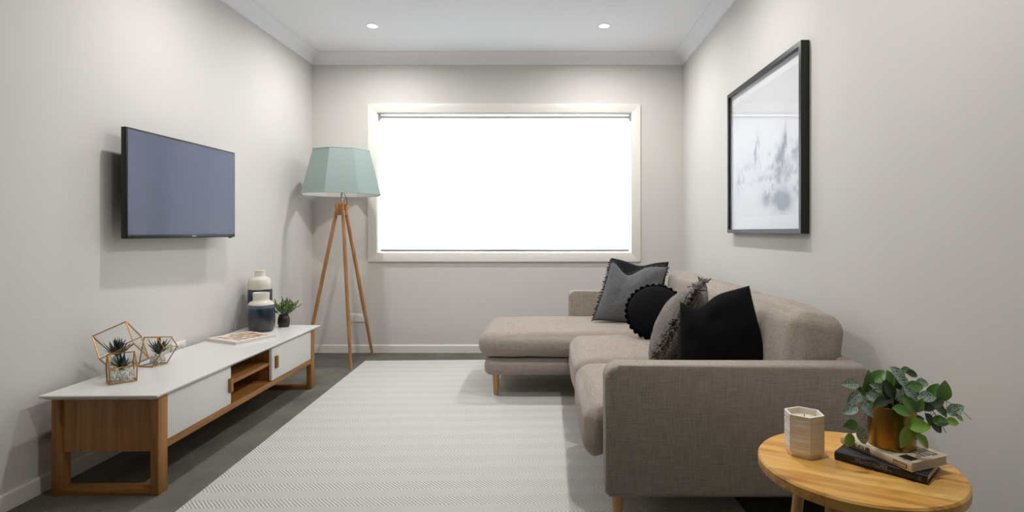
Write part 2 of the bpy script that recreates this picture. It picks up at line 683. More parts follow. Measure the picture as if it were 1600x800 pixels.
def shade_mat():
    m, nt, b = mat_new('sage_lampshade_cloth')
    nt.nodes.remove(b)
    out = nt.nodes['Material Output']
    tc = node(nt, 'ShaderNodeTexCoord')
    nz = node(nt, 'ShaderNodeTexNoise')
    nz.inputs['Scale'].default_value = 250
    nt.links.new(tc.outputs['Object'], nz.inputs['Vector'])
    mx = node(nt, 'ShaderNodeMix', data_type='RGBA')
    mx.inputs['A'].default_value = lin(160, 175, 172)
    mx.inputs['B'].default_value = lin(172, 187, 184)
    nt.links.new(nz.outputs['Fac'], mx.inputs['Factor'])
    d = node(nt, 'ShaderNodeBsdfDiffuse')
    t = node(nt, 'ShaderNodeBsdfTranslucent')
    nt.links.new(mx.outputs['Result'], d.inputs['Color'])
    nt.links.new(mx.outputs['Result'], t.inputs['Color'])
    ms = node(nt, 'ShaderNodeMixShader')
    ms.inputs['Fac'].default_value = .15
    nt.links.new(d.outputs['BSDF'], ms.inputs[1])
    nt.links.new(t.outputs['BSDF'], ms.inputs[2])
    nt.links.new(ms.outputs['Shader'], out.inputs['Surface'])
    return m


def screen_mat():
    m, nt, b = mat_new('tv_screen')
    b.inputs['Base Color'].default_value = lin(55, 62, 92)
    b.inputs['Roughness'].default_value = .07
    b.inputs['Specular IOR Level'].default_value = .6
    return m


# ------------------------------------------------------------------ room shell
XL, XR = -2.04, 1.183
YB, YF = 4.85, -5.5
ZC = 2.587
WX0, WX1, WZ0, WZ1 = -1.475, 0.735, 0.858, 2.080      # window opening


def struct(o, label=None):
    o['kind'] = 'structure'
    if label:
        o['label'] = label
    return o


struct(box('floor', XL - .12, XR + .12, YF - .12, YB + .2, -.12, 0, carpet_mat()), 'charcoal grey carpet floor of the whole room')
struct(box('ceiling', XL - .12, XR + .12, YF - .12, YB + .2, ZC, ZC + .12, M['ceiling']), 'flat white plaster ceiling')
struct(box('wall_left', XL - .12, XL, YF - .12, YB + .2, 0, ZC, M['wall']), 'pale warm grey wall behind the television')
struct(box('wall_right', XR, XR + .12, YF - .12, YB + .2, 0, ZC, M['wall']), 'pale warm grey wall behind the sofa')
struct(box('wall_front', XL, XR, YF - .12, YF, 0, ZC, M['wall']), 'pale warm grey wall behind the camera')
bm = new_bm()
T = .16
add_box(bm, XL, WX0, YB, YB + T, 0, ZC)
add_box(bm, WX1, XR, YB, YB + T, 0, ZC)
add_box(bm, WX0, WX1, YB, YB + T, 0, WZ0)
add_box(bm, WX0, WX1, YB, YB + T, WZ1, ZC)
struct(obj('wall_back', bm, M['wall']), 'pale warm grey wall around the window')


def skirting(name, pts, axis, label):
    bm = new_bm()
    add_poly_prism(bm, pts, axis)
    return struct(obj(name, bm, M['trim']), label)


BH, BT = .068, .013
skirting('baseboard_left', [(XL, YF, 0), (XL + BT, YF, 0), (XL + BT, YF, BH - .006), (XL + BT - .005, YF, BH), (XL, YF, BH)], (0, YB - YF, 0), 'white baseboard along the television wall')
skirting('baseboard_right', [(XR, YF, 0), (XR - BT, YF, 0), (XR - BT, YF, BH - .006), (XR - BT + .005, YF, BH), (XR, YF, BH)], (0, YB - YF, 0), 'white baseboard along the sofa wall')
skirting('baseboard_back', [(XL, YB, 0), (XL, YB - BT, 0), (XL, YB - BT, BH - .006), (XL, YB - BT + .005, BH), (XL, YB, BH)], (XR - XL, 0, 0), 'white baseboard under the window')


def cove(n=8, s=.09):
    """profile of a concave cornice: (distance from wall, drop from ceiling)"""
    pts = [(0, 0), (s, 0), (s, .008)]
    for k in range(n + 1):
        a = PI / 2 * k / n
        pts.append((s - (s - .010) * math.sin(a), s - .002 - (s - .010) * math.cos(a)))
    pts += [(.010, s), (0, s)]
    return pts


CV = cove()
for i, (fn, ax, lb) in enumerate((
        (lambda d, h: (XL + d, YF, ZC - h), (0, YB - YF, 0), 'white cove cornice above the television wall'),
        (lambda d, h: (XR - d, YF, ZC - h), (0, YB - YF, 0), 'white cove cornice above the sofa wall'),
        (lambda d, h: (XL, YB - d, ZC - h), (XR - XL, 0, 0), 'white cove cornice above the window'))):
    bm = new_bm()
    add_poly_prism(bm, [fn(d, h) for d, h in CV], ax)
    struct(obj('trim_%d' % (i + 1), bm, M['ceiling'], smooth=True, angle=.5), lb)

# window: architrave, jamb lining, sash, pane
win = empty('window_1', ((WX0 + WX1) / 2, YB, WZ0))
struct(win, 'wide rectangular window with white timber surround in the back wall')
A0, A1, B0, B1 = -1.552, .808, .790, 2.158
iw = .078
yf = YB - .020
for pts in (
        [(A0, yf, B1), (A1, yf, B1), (A1 - iw, yf, B1 - iw), (A0 + iw, yf, B1 - iw)],
        [(A0, yf, B0), (A0 + iw, yf, B0 + iw), (A1 - iw, yf, B0 + iw), (A1, yf, B0)],
        [(A0, yf, B0), (A0, yf, B1), (A0 + iw, yf, B1 - iw), (A0 + iw, yf, B0 + iw)],
        [(A1, yf, B0), (A1 - iw, yf, B0 + iw), (A1 - iw, yf, B1 - iw), (A1, yf, B1)]):
    bm = new_bm()
    add_poly_prism(bm, pts, (0, .020, 0))
    bmesh.ops.bevel(bm, geom=list(bm.edges), offset=.003, segments=2, profile=.5, affect='EDGES')
    obj('architrave', bm, M['trim'], win, world=True, smooth=True, angle=.6)
bm = new_bm()
jt = .006
for b_ in ((WX0, WX0 + jt, WZ0, WZ1), (WX1 - jt, WX1, WZ0, WZ1), (WX0, WX1, WZ0, WZ0 + jt), (WX0, WX1, WZ1 - jt, WZ1)):
    add_box(bm, b_[0], b_[1], YB - .002, YB + .15, b_[2], b_[3])
obj('jamb', bm, M['trim'], win, world=True)
for i, (xa, xb) in enumerate(((WX0 + .006, -.37), (-.37, WX1 - .006))):
    ys = YB + .115
    za, zb = WZ0 + .006, WZ1 - .006
    s = .04
    bm = new_bm()
    add_box(bm, xa, xa + s, ys, ys + .03, za, zb)
    add_box(bm, xb - s, xb, ys, ys + .03, za, zb)
    add_box(bm, xa + s, xb - s, ys, ys + .03, za, za + s)
    add_box(bm, xa + s, xb - s, ys, ys + .03, zb - s, zb)
    sash = obj('sash', bm, M['white_plastic'], win, world=True)
    bm = new_bm()
    bm.faces.new([bm.verts.new(p) for p in ((xa + s, ys + .015, za + s), (xb - s, ys + .015, za + s), (xb - s, ys + .015, zb - s), (xa + s, ys + .015, zb - s))])
    bmesh.ops.transform(bm, matrix=win.matrix_basis.inverted(), verts=bm.verts)
    obj('pane', bm, glass_pane_mat('window_glass'), sash)

# roller blind
rb = empty('roller_blind', (-.37, YB + .05, WZ1 - .012))
tag(rb, 'white translucent roller blind drawn down over the window', 'blind')
bx0, bx1 = WX0 + .022, WX1 - .022
bm = new_bm()
add_box(bm, bx0, bx1, YB + .030, YB + .0308, .893, WZ1 - .030)
obj('blind_fabric', bm, blind_mat(), rb, world=True)
bm = new_bm()
add_tube(bm, [(bx0 - .004, YB + .050, WZ1 - .034), (bx1 + .004, YB + .050, WZ1 - .034)], .0195, 20)
obj('roller_tube', bm, M['white_plastic'], rb, world=True, smooth=True, angle=.8)
box('bottom_rail', bx0, bx1, YB + .022, YB + .038, .876, .893, M['chrome'], rb, bev=.003, world=True)
for x in (WX0 + .006, WX1 - .017):
    box('bracket', x, x + .011, YB + .022, YB + .078, WZ1 - .068, WZ1 - .007, M['chrome'], rb, bev=.002, world=True)
bm = new_bm()
for k in range(130):
    z = WZ1 - .04 - k * .0075
    r = bmesh.ops.create_uvsphere(bm, u_segments=5, v_segments=4, radius=.0024)
    bmesh.ops.translate(bm, verts=r['verts'], vec=(WX1 - .013, YB + .026, z))
add_tube(bm, [(WX1 - .013, YB + .026, WZ1 - .04), (WX1 - .013, YB + .026, WZ1 - .04 - 129 * .0075)], .0009, 5)
obj('bead_chain', bm, M['chrome'], rb, world=True, smooth=True, kind='stuff')

# ------------------------------------------------------------------ downlights
LENS = emissive('led_lens', (1, .98, .94, 1), 14.0)
DL = [(-1.303, 4.167, 'left recessed downlight, glowing in the ceiling near the lamp corner'),
      (.425, 4.167, 'right recessed downlight, glowing in the ceiling near the sofa corner'),
      (-1.303, 2.82, 'recessed downlight over the front of the television wall'),
      (.425, 2.82, 'recessed downlight above the sofa seats'),
      (.425, 1.40, 'recessed downlight above the side table')]


def downlight(x, y, label):
    root = empty('downlight', (x, y, ZC))
    tag(root, label, 'downlight', 'recessed downlights in the ceiling')
    bm = new_bm()
    prof = [(.046, 0), (.046, -.0035), (.043, -.005), (.037, -.005), (.036, -.001)]
    add_lathe(bm, prof, 40, close_bottom=False, close_top=False)
    obj('trim_ring', bm, M['white_plastic'], root, smooth=True, angle=.7)
    bm = new_bm()
    add_lathe(bm, [(.0365, -.0005), (.0365, -.003), (.02, -.0042), (.004, -.0046)], 32)
    obj('lens', bm, LENS, root, smooth=True, angle=.7)
    ld = bpy.data.lights.new('led', 'AREA')
    ld.shape = 'DISK'
    ld.size = .075
    ld.energy = DOWNLIGHT_W
    ld.color = DOWNLIGHT_COL
    ld.spread = math.radians(166)
    lo = bpy.data.objects.new('led', ld)
    COL.objects.link(lo)
    lo.parent = root
    lo.location = (0, 0, -.008)


for d in DL:
    downlight(*d)

# ------------------------------------------------------------------ power outlets
def outlet(loc, rz, label):
    """double socket; local +x along the wall, -y out of the wall"""
    root = empty('power_outlet', loc, rz)
    tag(root, label, 'outlet', 'wall power outlets')
    bm = new_bm()
    add_box(bm, -.0585, .0585, -.009, 0, -.037, .037, .004, 3)
    obj('face_plate', bm, M['white_plastic'], root, smooth=True, angle=.6)
    for sx in (-.034, .034):
        bm = new_bm()
        for a, dx, dz in ((.5, -.007, .004), (-.5, .007, .004), (0, 0, -.009)):
            m = Matrix.Translation((sx + dx, -.0092, -.010 + dz)) @ Matrix.Rotation(a, 4, 'Y')
            add_box(bm, -.0012, .0012, -.0005, .0006, -.0045, .0045, m=m)
        obj('socket', bm, M['dark_slot'], root)
    for sx in (-.014, .014):
        box('switch', sx - .006, sx + .006, -.0125, -.008, .010, .026, M['white_plastic'], root, bev=.001)


outlet((-1.642, YB, .303), 0, 'white double power outlet on the back wall behind the tripod lamp')
outlet((XL, 3.085, .405), PI / 2, 'white power outlet on the left wall, half hidden behind the cabinet top')

# ------------------------------------------------------------------ rug
RUGROT = math.radians(2.0)
rug = empty('rug_tmp', (0, 0, 0))
bpy.data.objects.remove(rug)
bm = new_bm()
rw, rl, rt = 2.12, 2.72, .010
nx, ny = 40, 60
add_box(bm, 0, rw, -rl, 0, 0, rt, .003, 2)
rug = obj('area_rug', bm, rug_mat(), smooth=True, angle=.6)
rug.location = (-1.468, 4.505, .0)
rug.rotation_euler = (0, 0, RUGROT)
tag(rug, 'pale grey and cream chevron woven rug on the carpet', 'rug')

# ------------------------------------------------------------------ television
tv = empty('television', (-1.936, 3.015, 1.277), math.radians(-1.2))
tag(tv, 'black flat screen television mounted on the left wall', 'television')
TL, TH = .868, .520
# local: x out of wall (+), y along the wall, z up
bm = new_bm()
add_box(bm, -.026, 0, -TL / 2, TL / 2, -TH / 2, TH / 2, .004, 2)
obj('casing', bm, M['black_metal'], tv, smooth=True, angle=.6)
box('rear_bulge', -.05, -.024, -TL / 2 + .12, TL / 2 - .12, -TH / 2 + .05, TH / 2 - .1, M['black_metal'], tv, bev=.012)
bz = .009
box('screen', -.001, .0006, -TL / 2 + bz, TL / 2 - bz, -TH / 2 + .018, TH / 2 - bz, screen_mat(), tv)
box('lower_bezel', -.001, .0018, -TL / 2 + .004, TL / 2 - .004, -TH / 2 + .003, -TH / 2 + .016, M['black_metal'], tv, bev=.0006)
M['logo'] = simple('silver_print', lin(200, 200, 205), .4)
box('logo', .0015, .0021, .028, .062, -TH / 2 + .0070, -TH / 2 + .0120, M['logo'], tv, bev=.0003)
box('receiver_tab', -.006, .0016, TL / 2 - .06, TL / 2 - .03, -TH / 2 - .006, -TH / 2 + .002, M['black_metal'], tv, bev=.001)
box('wall_bracket', -.105, -.048, -.15, .15, -.12, .12, M['black_metal'], tv, bev=.003)

# ------------------------------------------------------------------ framed art
art = empty('framed_art', (XR, 3.033, 1.478))
tag(art, 'large black framed print of misty snowy trees on the right wall', 'picture')
AL, AH, AD, FW = 1.03, .873, .040, .022
y0, y1, z0, z1 = -AL / 2, AL / 2, -AH / 2, AH / 2
for nm, pts in (('t', [(y0, z1), (y1, z1), (y1 - FW, z1 - FW), (y0 + FW, z1 - FW)]),
                ('b', [(y0, z0), (y0 + FW, z0 + FW), (y1 - FW, z0 + FW), (y1, z0)]),
                ('l', [(y0, z0), (y0, z1), (y0 + FW, z1 - FW), (y0 + FW, z0 + FW)]),
                ('r', [(y1, z0), (y1 - FW, z0 + FW), (y1 - FW, z1 - FW), (y1, z1)])):
    bm = new_bm()
    add_poly_prism(bm, [(-AD, a, b) for a, b in pts], (AD - .002, 0, 0))
    obj('frame_rail', bm, M['frame_black'], art)
box('backing', -.016, -.004, y0 + FW * .6, y1 - FW * .6, z0 + FW * .6, z1 - FW * .6, M['white_plastic'], art)


def fbm(shape, octaves, seed, sx=1.0, sy=1.0):
    rng = np.random.RandomState(seed)
    H, W = shape
    out = np.zeros(shape)
    amp = 1.0
    tot = 0
    for o in octaves:
        gh, gw = max(2, int(o * sy) + 2), max(2, int(o * sx) + 2)
        g = rng.rand(gh, gw)
        yy = np.linspace(0, gh - 1.001, H)
        xx = np.linspace(0, gw - 1.001, W)
        yi, xi = yy.astype(int), xx.astype(int)
        fy, fx = (yy - yi)[:, None], (xx - xi)[None, :]
        fy, fx = fy * fy * (3 - 2 * fy), fx * fx * (3 - 2 * fx)
        a = g[yi][:, xi]; b_ = g[yi][:, xi + 1]; c = g[yi + 1][:, xi]; d = g[yi + 1][:, xi + 1]
        out += amp * (a * (1 - fy) * (1 - fx) + b_ * (1 - fy) * fx + c * fy * (1 - fx) + d * fy * fx)
        tot += amp
        amp *= .6
    return out / tot


def paint_grid(name, img, p00, ex, ey, mat, parent):
    """flat print: a grid whose vertices carry the colours of img (H, W, 3, linear), row 0 at the bottom"""
    H, W = img.shape[:2]
    u = np.linspace(0, 1, W)
    v = np.linspace(0, 1, H)
    U, V = np.meshgrid(u, v)
    co = np.array(p00)[None, None] + U[..., None] * np.array(ex) + V[..., None] * np.array(ey)
    idx = np.arange(H * W).reshape(H, W)
    f = np.stack([idx[:-1, :-1], idx[:-1, 1:], idx[1:, 1:], idx[1:, :-1]], -1).reshape(-1, 4)
    me = bpy.data.meshes.new(name)
    me.from_pydata(co.reshape(-1, 3).tolist(), [], f.tolist())
    ca = me.color_attributes.new('paint', 'FLOAT_COLOR', 'POINT')
    rgba = np.ones((H * W, 4), dtype=np.float32)
    rgba[:, :3] = img.reshape(-1, 3)
    ca.data.foreach_set('color', rgba.ravel())
    me.materials.append(mat)
    o = bpy.data.objects.new(name, me)
    COL.objects.link(o)
    o.parent = parent
    return o


def misty_trees():
    W, H = 230, 200
    u = np.linspace(0, 1, W)[None, :]
    v = np.linspace(0, 1, H)[:, None]
    n1 = fbm((H, W), [10, 22, 46, 90], 3)
    n2 = fbm((H, W), [30, 60, 110], 5)
    n3 = fbm((H, W), [14, 30, 70], 8, sx=2.2, sy=.8)
    d = np.zeros((H, W))

    def blob(cu, cv, su, sv, amt, tex=None, lo=.36):
        g = np.exp(-((u - cu) / su) ** 2 - ((v - cv) / sv) ** 2)
        t = np.clip(((tex if tex is not None else n1) - lo) * 3.2, 0, 1)
        return amt * g * t
    d += blob(.70, .40, .12, .12, .62) + blob(.66, .30, .08, .10, .4, n2)
    d += blob(.40, .52, .028, .09, .62, n3) + blob(.445, .50, .03, .11, .55, n3) + blob(.36, .46, .05, .06, .4)
    d += blob(.80, .50, .02, .10, .7, n3) + blob(.77, .47, .03, .09, .5, n3)
    d += blob(.90, .45, .07, .07, .6) + blob(.88, .30, .1, .08, .42, n2) + blob(.93, .22, .06, .06, .3, n2)
    d += blob(.77, .16, .09, .055, 1.05, n1, .25) + blob(.70, .19, .06, .06, .45) + blob(.56, .20, .06, .06, .6)
    d += blob(.15, .32, .08, .06, .6, n1, .3) + blob(.22, .40, .09, .06, .45) + blob(.55, .44, .10, .06, .35)
    d += blob(.50, .33, .14, .018, .35, n3) + blob(.30, .30, .05, .03, .35)
    d += .10 * np.clip(n1 - .45, 0, 1) * (v < .5)
    d += .05 + .07 * np.clip((v - .62) / .3, 0, 1)
    # white paper margin
    mask = ((u > .055) & (u < .955) & (v > .085) & (v < .93)).astype(float)
    d *= mask
    d = np.clip(d * 1.3, 0, .9)
    paper = np.array(lin(230, 231, 236)[:3])
    ink = np.array(lin(112, 118, 136)[:3])
    return paper * (1 - d[..., None]) + ink * d[..., None]


PRINT = vcol_mat('paper_print', .6)
# u grows towards the camera (local -y), v up
paint_grid('print', misty_trees(), (-.0165, y1 - FW, z0 + FW), (0, -(AL - 2 * FW), 0), (0, 0, AH - 2 * FW), PRINT, art)
bm = new_bm()
bm.faces.new([bm.verts.new((-.032, a, b)) for a, b in ((y0 + FW * .9, z0 + FW * .9), (y0 + FW * .9, z1 - FW * .9), (y1 - FW * .9, z1 - FW * .9), (y1 - FW * .9, z0 + FW * .9))])
obj('glazing', bm, glass_pane_mat('picture_glass', ior=1.38), art)

# ------------------------------------------------------------------ tripod lamp
LX, LY = -1.655, 4.50
lamp = empty('tripod_floor_lamp', (LX, LY, 0))
tag(lamp, 'wooden tripod floor lamp with pale sage faceted shade beside the window', 'lamp')
HUBZ = 1.235
feet = [(-1.497 - LX, 4.262 - LY), (-1.492 - LX, 4.770 - LY), (-1.960 - LX, 4.52 - LY)]
for fx, fy in feet:
    l = math.hypot(fx, fy)
    d = Vector((fx / l, fy / l, 0))
    side_ = Vector((-d.y, d.x, 0))
    top = Vector((d.x * .030, d.y * .030, HUBZ + .035))
    bot = Vector((fx, fy, 0))
    bm = new_bm()
    # slightly flattened round leg
    ax = (bot - top).normalized()
    w_ = side_
    t_ = ax.cross(w_).normalized()
    rings = []
    for k in range(9):
        s = k / 8
        c = top.lerp(bot, s)
        r = .0135 + .0025 * math.sin(PI * min(1, s * 1.1)) - .002 * s
        ring = []
        for j in range(14):
            a = 2 * PI * j / 14
            p = c + w_ * math.cos(a) * r + t_ * math.sin(a) * r
            if k == 8:
                p.z = 0.0
            ring.append(bm.verts.new(p))
        rings.append(ring)
    for a, b_ in zip(rings, rings[1:]):
        for j in range(14):
            bm.faces.new((a[j], a[(j + 1) % 14], b_[(j + 1) % 14], b_[j]))
    bm.faces.new(rings[0][::-1])
    bm.faces.new(rings[-1])
    obj('leg', bm, M['lamp_wood'], lamp, smooth=True, angle=.9)
# hub: three wooden cheeks around a core, the leg tops sit between them
bm = new_bm()
add_lathe(bm, [(.026, HUBZ - .03), (.030, HUBZ - .025), (.030, HUBZ + .052), (.027, HUBZ + .056)], 24)
hub = obj('hub', bm, M['lamp_wood'], lamp, smooth=True, angle=.7)
for fx, fy in feet:
    l = math.hypot(fx, fy)
    ang = math.atan2(fy, fx)
    for s in (-1, 1):
        bm = new_bm()
        m = Matrix.Translation((0, 0, HUBZ)) @ Matrix.Rotation(ang, 4, 'Z') @ Matrix.Rotation(.20, 4, 'Y')
        add_box(bm, .012, .046, s * .0165 - .004, s * .0165 + .004, -.045, .046, .002, 2, m=m)
        obj('cheek', bm, M['lamp_wood'], hub, smooth=True, angle=.6)
bm = new_bm()
add_lathe(bm, [(.0085, HUBZ + .05), (.0085, 1.46)], 18)
obj('stem', bm, M['chrome'], lamp, smooth=True, angle=.7)
bm = new_bm()
add_lathe(bm, [(.018, 1.42), (.020, 1.425), (.020, 1.485), (.016, 1.49)], 20)
sock = obj('bulb_socket', bm, M['white_plastic'], lamp, smooth=True, angle=.7)
bm = new_bm()
add_lathe(bm, [(.012, 1.488), (.014, 1.50), (.028, 1.535), (.031, 1.555), (.026, 1.58), (.012, 1.592), (.003, 1.594)], 24)
obj('bulb', bm, simple('opal_bulb', lin(240, 240, 236), .3), sock, smooth=True)
bm = new_bm()
cord = [Vector((.012, -.010, 1.395)), Vector((.022, -.014, 1.36)), Vector((.040, -.012, 1.325)), Vector((.046, -.006, 1.29)), Vector((.036, .006, 1.262)), Vector((.020, .004, 1.25))]
add_tube(bm, cord, .0022, 6)
obj('cord', bm, simple('red_flex', lin(140, 60, 66), .6), lamp, smooth=True)
# shade: octagonal cloth, white lining, wire rings
SROT = math.radians(20)


def octo(r_flat, z, off=0.0):
    R = (r_flat - off) / math.cos(PI / 8)
    return [Vector((R * math.cos(PI / 8 + SROT + k * PI / 4), R * math.sin(PI / 8 + SROT + k * PI / 4), z)) for k in range(8)]
SZ0, SZ1, SR0, SR1 = 1.346, 1.700, .296, .210
for nm, off, mt in (('lampshade', 0.0, shade_mat()), ('shade_lining', .002, simple('white_lining', lin(240, 238, 234), .8))):
    bm = new_bm()
    lo = [bm.verts.new(p) for p in octo(SR0, SZ0, off)]
    hi = [bm.verts.new(p) for p in octo(SR1, SZ1, off)]
    for k in range(8):
        bm.faces.new((lo[k], lo[(k + 1) % 8], hi[(k + 1) % 8], hi[k]))
    me_o = obj(nm, bm, mt, lamp)
TAPE = simple('sage_tape', lin(150, 170, 164), .8)
for r_, z_ in ((SR0, SZ0 + .002), (SR1, SZ1 - .002)):
    bm = new_bm()
    add_tube(bm, octo(r_, z_), .0028, 6, closed=True)
    obj('shade_hem', bm, TAPE, lamp)
bm = new_bm()
bm.free()
for k in range(3):
    bm = new_bm()
    a = k * 2 * PI / 3 + .3
    add_tube(bm, [(.015 * math.cos(a), .015 * math.sin(a), 1.478), (.208 * math.cos(a), .208 * math.sin(a), 1.695)], .0016, 6)
    obj('shade_carrier', bm, M['chrome'], lamp)

# ------------------------------------------------------------------ TV cabinet
cab = empty('tv_cabinet', (-1.545, 2.22, 0), math.radians(1.0))
tag(cab, 'low oak and white television cabinet along the left wall', 'cabinet')
CW, CL = .42, 1.557
LW, LD = .032, .057
ZT = .41
for ya in (0, CL - LD):
    for xa in (-CW, -LW):
        box('leg', xa, xa + LW, ya, ya + LD, .0, .388, M['oak'], cab, bev=.0025)
    box('foot_rail', -CW + LW, -LW, ya + .003, ya + LD - .003, .0, .030, M['oak_x'], cab, bev=.002)
# white top, edge cut back underneath
bm = new_bm()
x0, x1, ya, yb = -.438, .020, -.038, CL + .055
c = .022
lo_ = [bm.verts.new(p) for p in ((x0 + c, ya + c, .388), (x1 - c, ya + c, .388), (x1 - c, yb - c, .388), (x0 + c, yb - c, .388))]
md = [bm.verts.new(p) for p in ((x0, ya, .403), (x1, ya, .403), (x1, yb, .403), (x0, yb, .403))]
hi = [bm.verts.new(p) for p in ((x0, ya, ZT), (x1, ya, ZT), (x1, yb, ZT), (x0, yb, ZT))]
for a, b_ in ((lo_, md), (md, hi)):
    for k in range(4):
        bm.faces.new((a[k], a[(k + 1) % 4], b_[(k + 1) % 4], b_[k]))
bm.faces.new(lo_[::-1])
bm.faces.new(hi)
bmesh.ops.bevel(bm, geom=[e for e in bm.edges], offset=.0015, segments=1, affect='EDGES')
obj('cabinet_top', bm, M['white_lacquer'], cab)
for ya, yb in ((.014, .034), (CL - .034, CL - .014)):
    box('end_panel', -CW + LW, -LW, ya, yb, .172, .388, M['oak'], cab)
box('bottom_board', -CW + .012, -.001, LD, CL - LD, .172, .200, M['oak_y'], cab, bev=.0015)
box('back_panel', -CW + .012, -CW + .022, LD, CL - LD, .200, .388, M['oak_y'], cab)
for yy in (.515, .968):
    box('divider', -CW + .022, -.022, yy, yy + .018, .200, .388, M['oak'], cab)
box('shelf', -CW + .022, -.020, .533, .968, .288, .306, M['oak_y'], cab, bev=.001)
d1 = box('door', -.020, -.003, LD + .003, .532, .203, .386, M['door_white'], cab, bev=.0015)
box('handle', -.004, .010, .507, .533, .262, .331, M['oak'], d1, bev=.003)
d2 = box('door', -.018, -.001, .952, CL - LD - .003, .203, .386, M['door_white'], cab, bev=.0015)
box('handle', -.002, .012, .985, 1.011, .266, .335, M['oak'], d2, bev=.003)

# ------------------------------------------------------------------ objects on the cabinet
def vase(loc, h, prof, mat, label):
    bm = new_bm()
    add_lathe(bm, prof, 48, close_top=False)
    o = obj('vase', bm, mat, smooth=True, angle=.9)
    o.location = loc
    tag(o, label, 'vase', 'glazed vases on the cabinet')
    return o


CREAM, NAVY, CHAR, TEAL = lin(214, 208, 196), lin(26, 34, 48), lin(48, 50, 52), lin(66, 84, 90)
R = .083
short = [(.060, 0), (.068, .003), (.077, .018), (.0815, .05), (R, .085), (.0825, .12), (.080, .160), (.076, .178), (.066, .190), (.052, .196), (.0485, .200), (.0485, .212), (.050, .240), (.0505, .246), (.048, .248), (.046, .245), (.045, .205), (.06, .18), (.07, .1), (.06, .01), (.002, .008)]
vase((-1.845, 3.605, ZT), .248, short, glaze_mat('vase_glaze_short', [(0, lin(54, 54, 55)), (.28, lin(58, 60, 62)), (.44, lin(30, 38, 54)), (.60, lin(34, 44, 60)), (.67, lin(92, 112, 118)), (.705, lin(58, 70, 76)), (.715, CREAM), (1.0, lin(226, 221, 210))], .248), 'short rounded vase, cream neck over navy and charcoal glaze, in front of the taller vase')
R2 = .0775
tall = [(.058, 0), (.066, .003), (.074, .02), (R2, .06), (.0765, .15), (.075, .24), (.073, .28), (.070, .312), (.062, .326), (.048, .334), (.037, .338), (.035, .342), (.035, .372), (.036, .379), (.034, .381), (.032, .378), (.032, .34), (.06, .3), (.06, .1), (.05, .01), (.002, .008)]
vase((-1.935, 3.765, ZT), .381, tall, glaze_mat('vase_glaze_tall', [(0, lin(40, 42, 46)), (.3, lin(36, 42, 52)), (.55, lin(28, 36, 50)), (.655, lin(58, 74, 84)), (.675, lin(40, 50, 60)), (.685, CREAM), (1.0, lin(222, 217, 206))], .381), 'tall slim vase, cream shoulder over dark navy glaze, behind the short vase')

# small green plant in dark pot
pp = empty('potted_sprig', (-1.775, 3.765, ZT))
tag(pp, 'small feathery green plant in a dark brown pot at the cabinet end', 'plant')
bm = new_bm()
add_lathe(bm, [(.030, 0), (.034, .003), (.038, .025), (.038, .05), (.033, .068), (.029, .074), (.031, .082), (.028, .082), (.026, .07), (.002, .068)], 32, close_top=False)
obj('pot', bm, simple('dark_brown_glaze', lin(48, 38, 40), .25, noise=.15, nscale=25), pp, smooth=True, angle=.9)
rnd = random.Random(4)
bm_s, bm_l = new_bm(), new_bm()
for k in range(44):
    a = rnd.uniform(0, 2 * PI)
    tilt = rnd.uniform(.05, .95)
    L_ = rnd.uniform(.07, .125)
    d = Vector((math.cos(a) * math.sin(tilt), math.sin(a) * math.sin(tilt), math.cos(tilt)))
    p0 = Vector((math.cos(a) * .012, math.sin(a) * .012, .072))
    p1 = p0 + d * L_ * .5 + Vector((0, 0, .008))
    p2 = p0 + d * L_
    add_tube(bm_s, [p0, p1, p2], [.0011, .0009, .0006], 4)
    for j in range(13):
        s = .30 + .70 * j / 12
        p = p0.lerp(p2, s)
        q = Vector((rnd.uniform(-1, 1), rnd.uniform(-1, 1), rnd.uniform(-.1, 1))).normalized()
        q = (q + d * .8).normalized()
        w_ = q.orthogonal().normalized() * .0042
        l_ = rnd.uniform(.012, .021)
        vs4 = [bm_l.verts.new(p), bm_l.verts.new(p + q * l_ * .5 + w_), bm_l.verts.new(p + q * l_), bm_l.verts.new(p + q * l_ * .5 - w_)]
        bm_l.faces.new(vs4)
obj('stems', bm_s, simple('sprig_stem', lin(70, 92, 48), .6), pp)
obj('foliage', bm_l, simple('sprig_green', lin(96, 118, 62), .55, noise=.45, nscale=70), pp, kind='stuff')

# square picture book lying flat
bk = empty('square_book', (-1.815, 3.325, ZT), math.radians(64))
tag(bk, 'flat square white book with brown and orange picture cover on the cabinet', 'book')
S = .265
box('cover', -S / 2, S / 2, -S / 2, S / 2, 0, .003, M['white_lacquer'], bk, bev=.001)
box('page_block', -S / 2 + .002, S / 2 - .004, -S / 2 + .004, S / 2 - .004, .003, .015, simple('paper_edge', lin(226, 222, 214), .8), bk)
box('cover', -S / 2, S / 2, -S / 2, S / 2, .015, .018, M['white_lacquer'], bk, bev=.001)


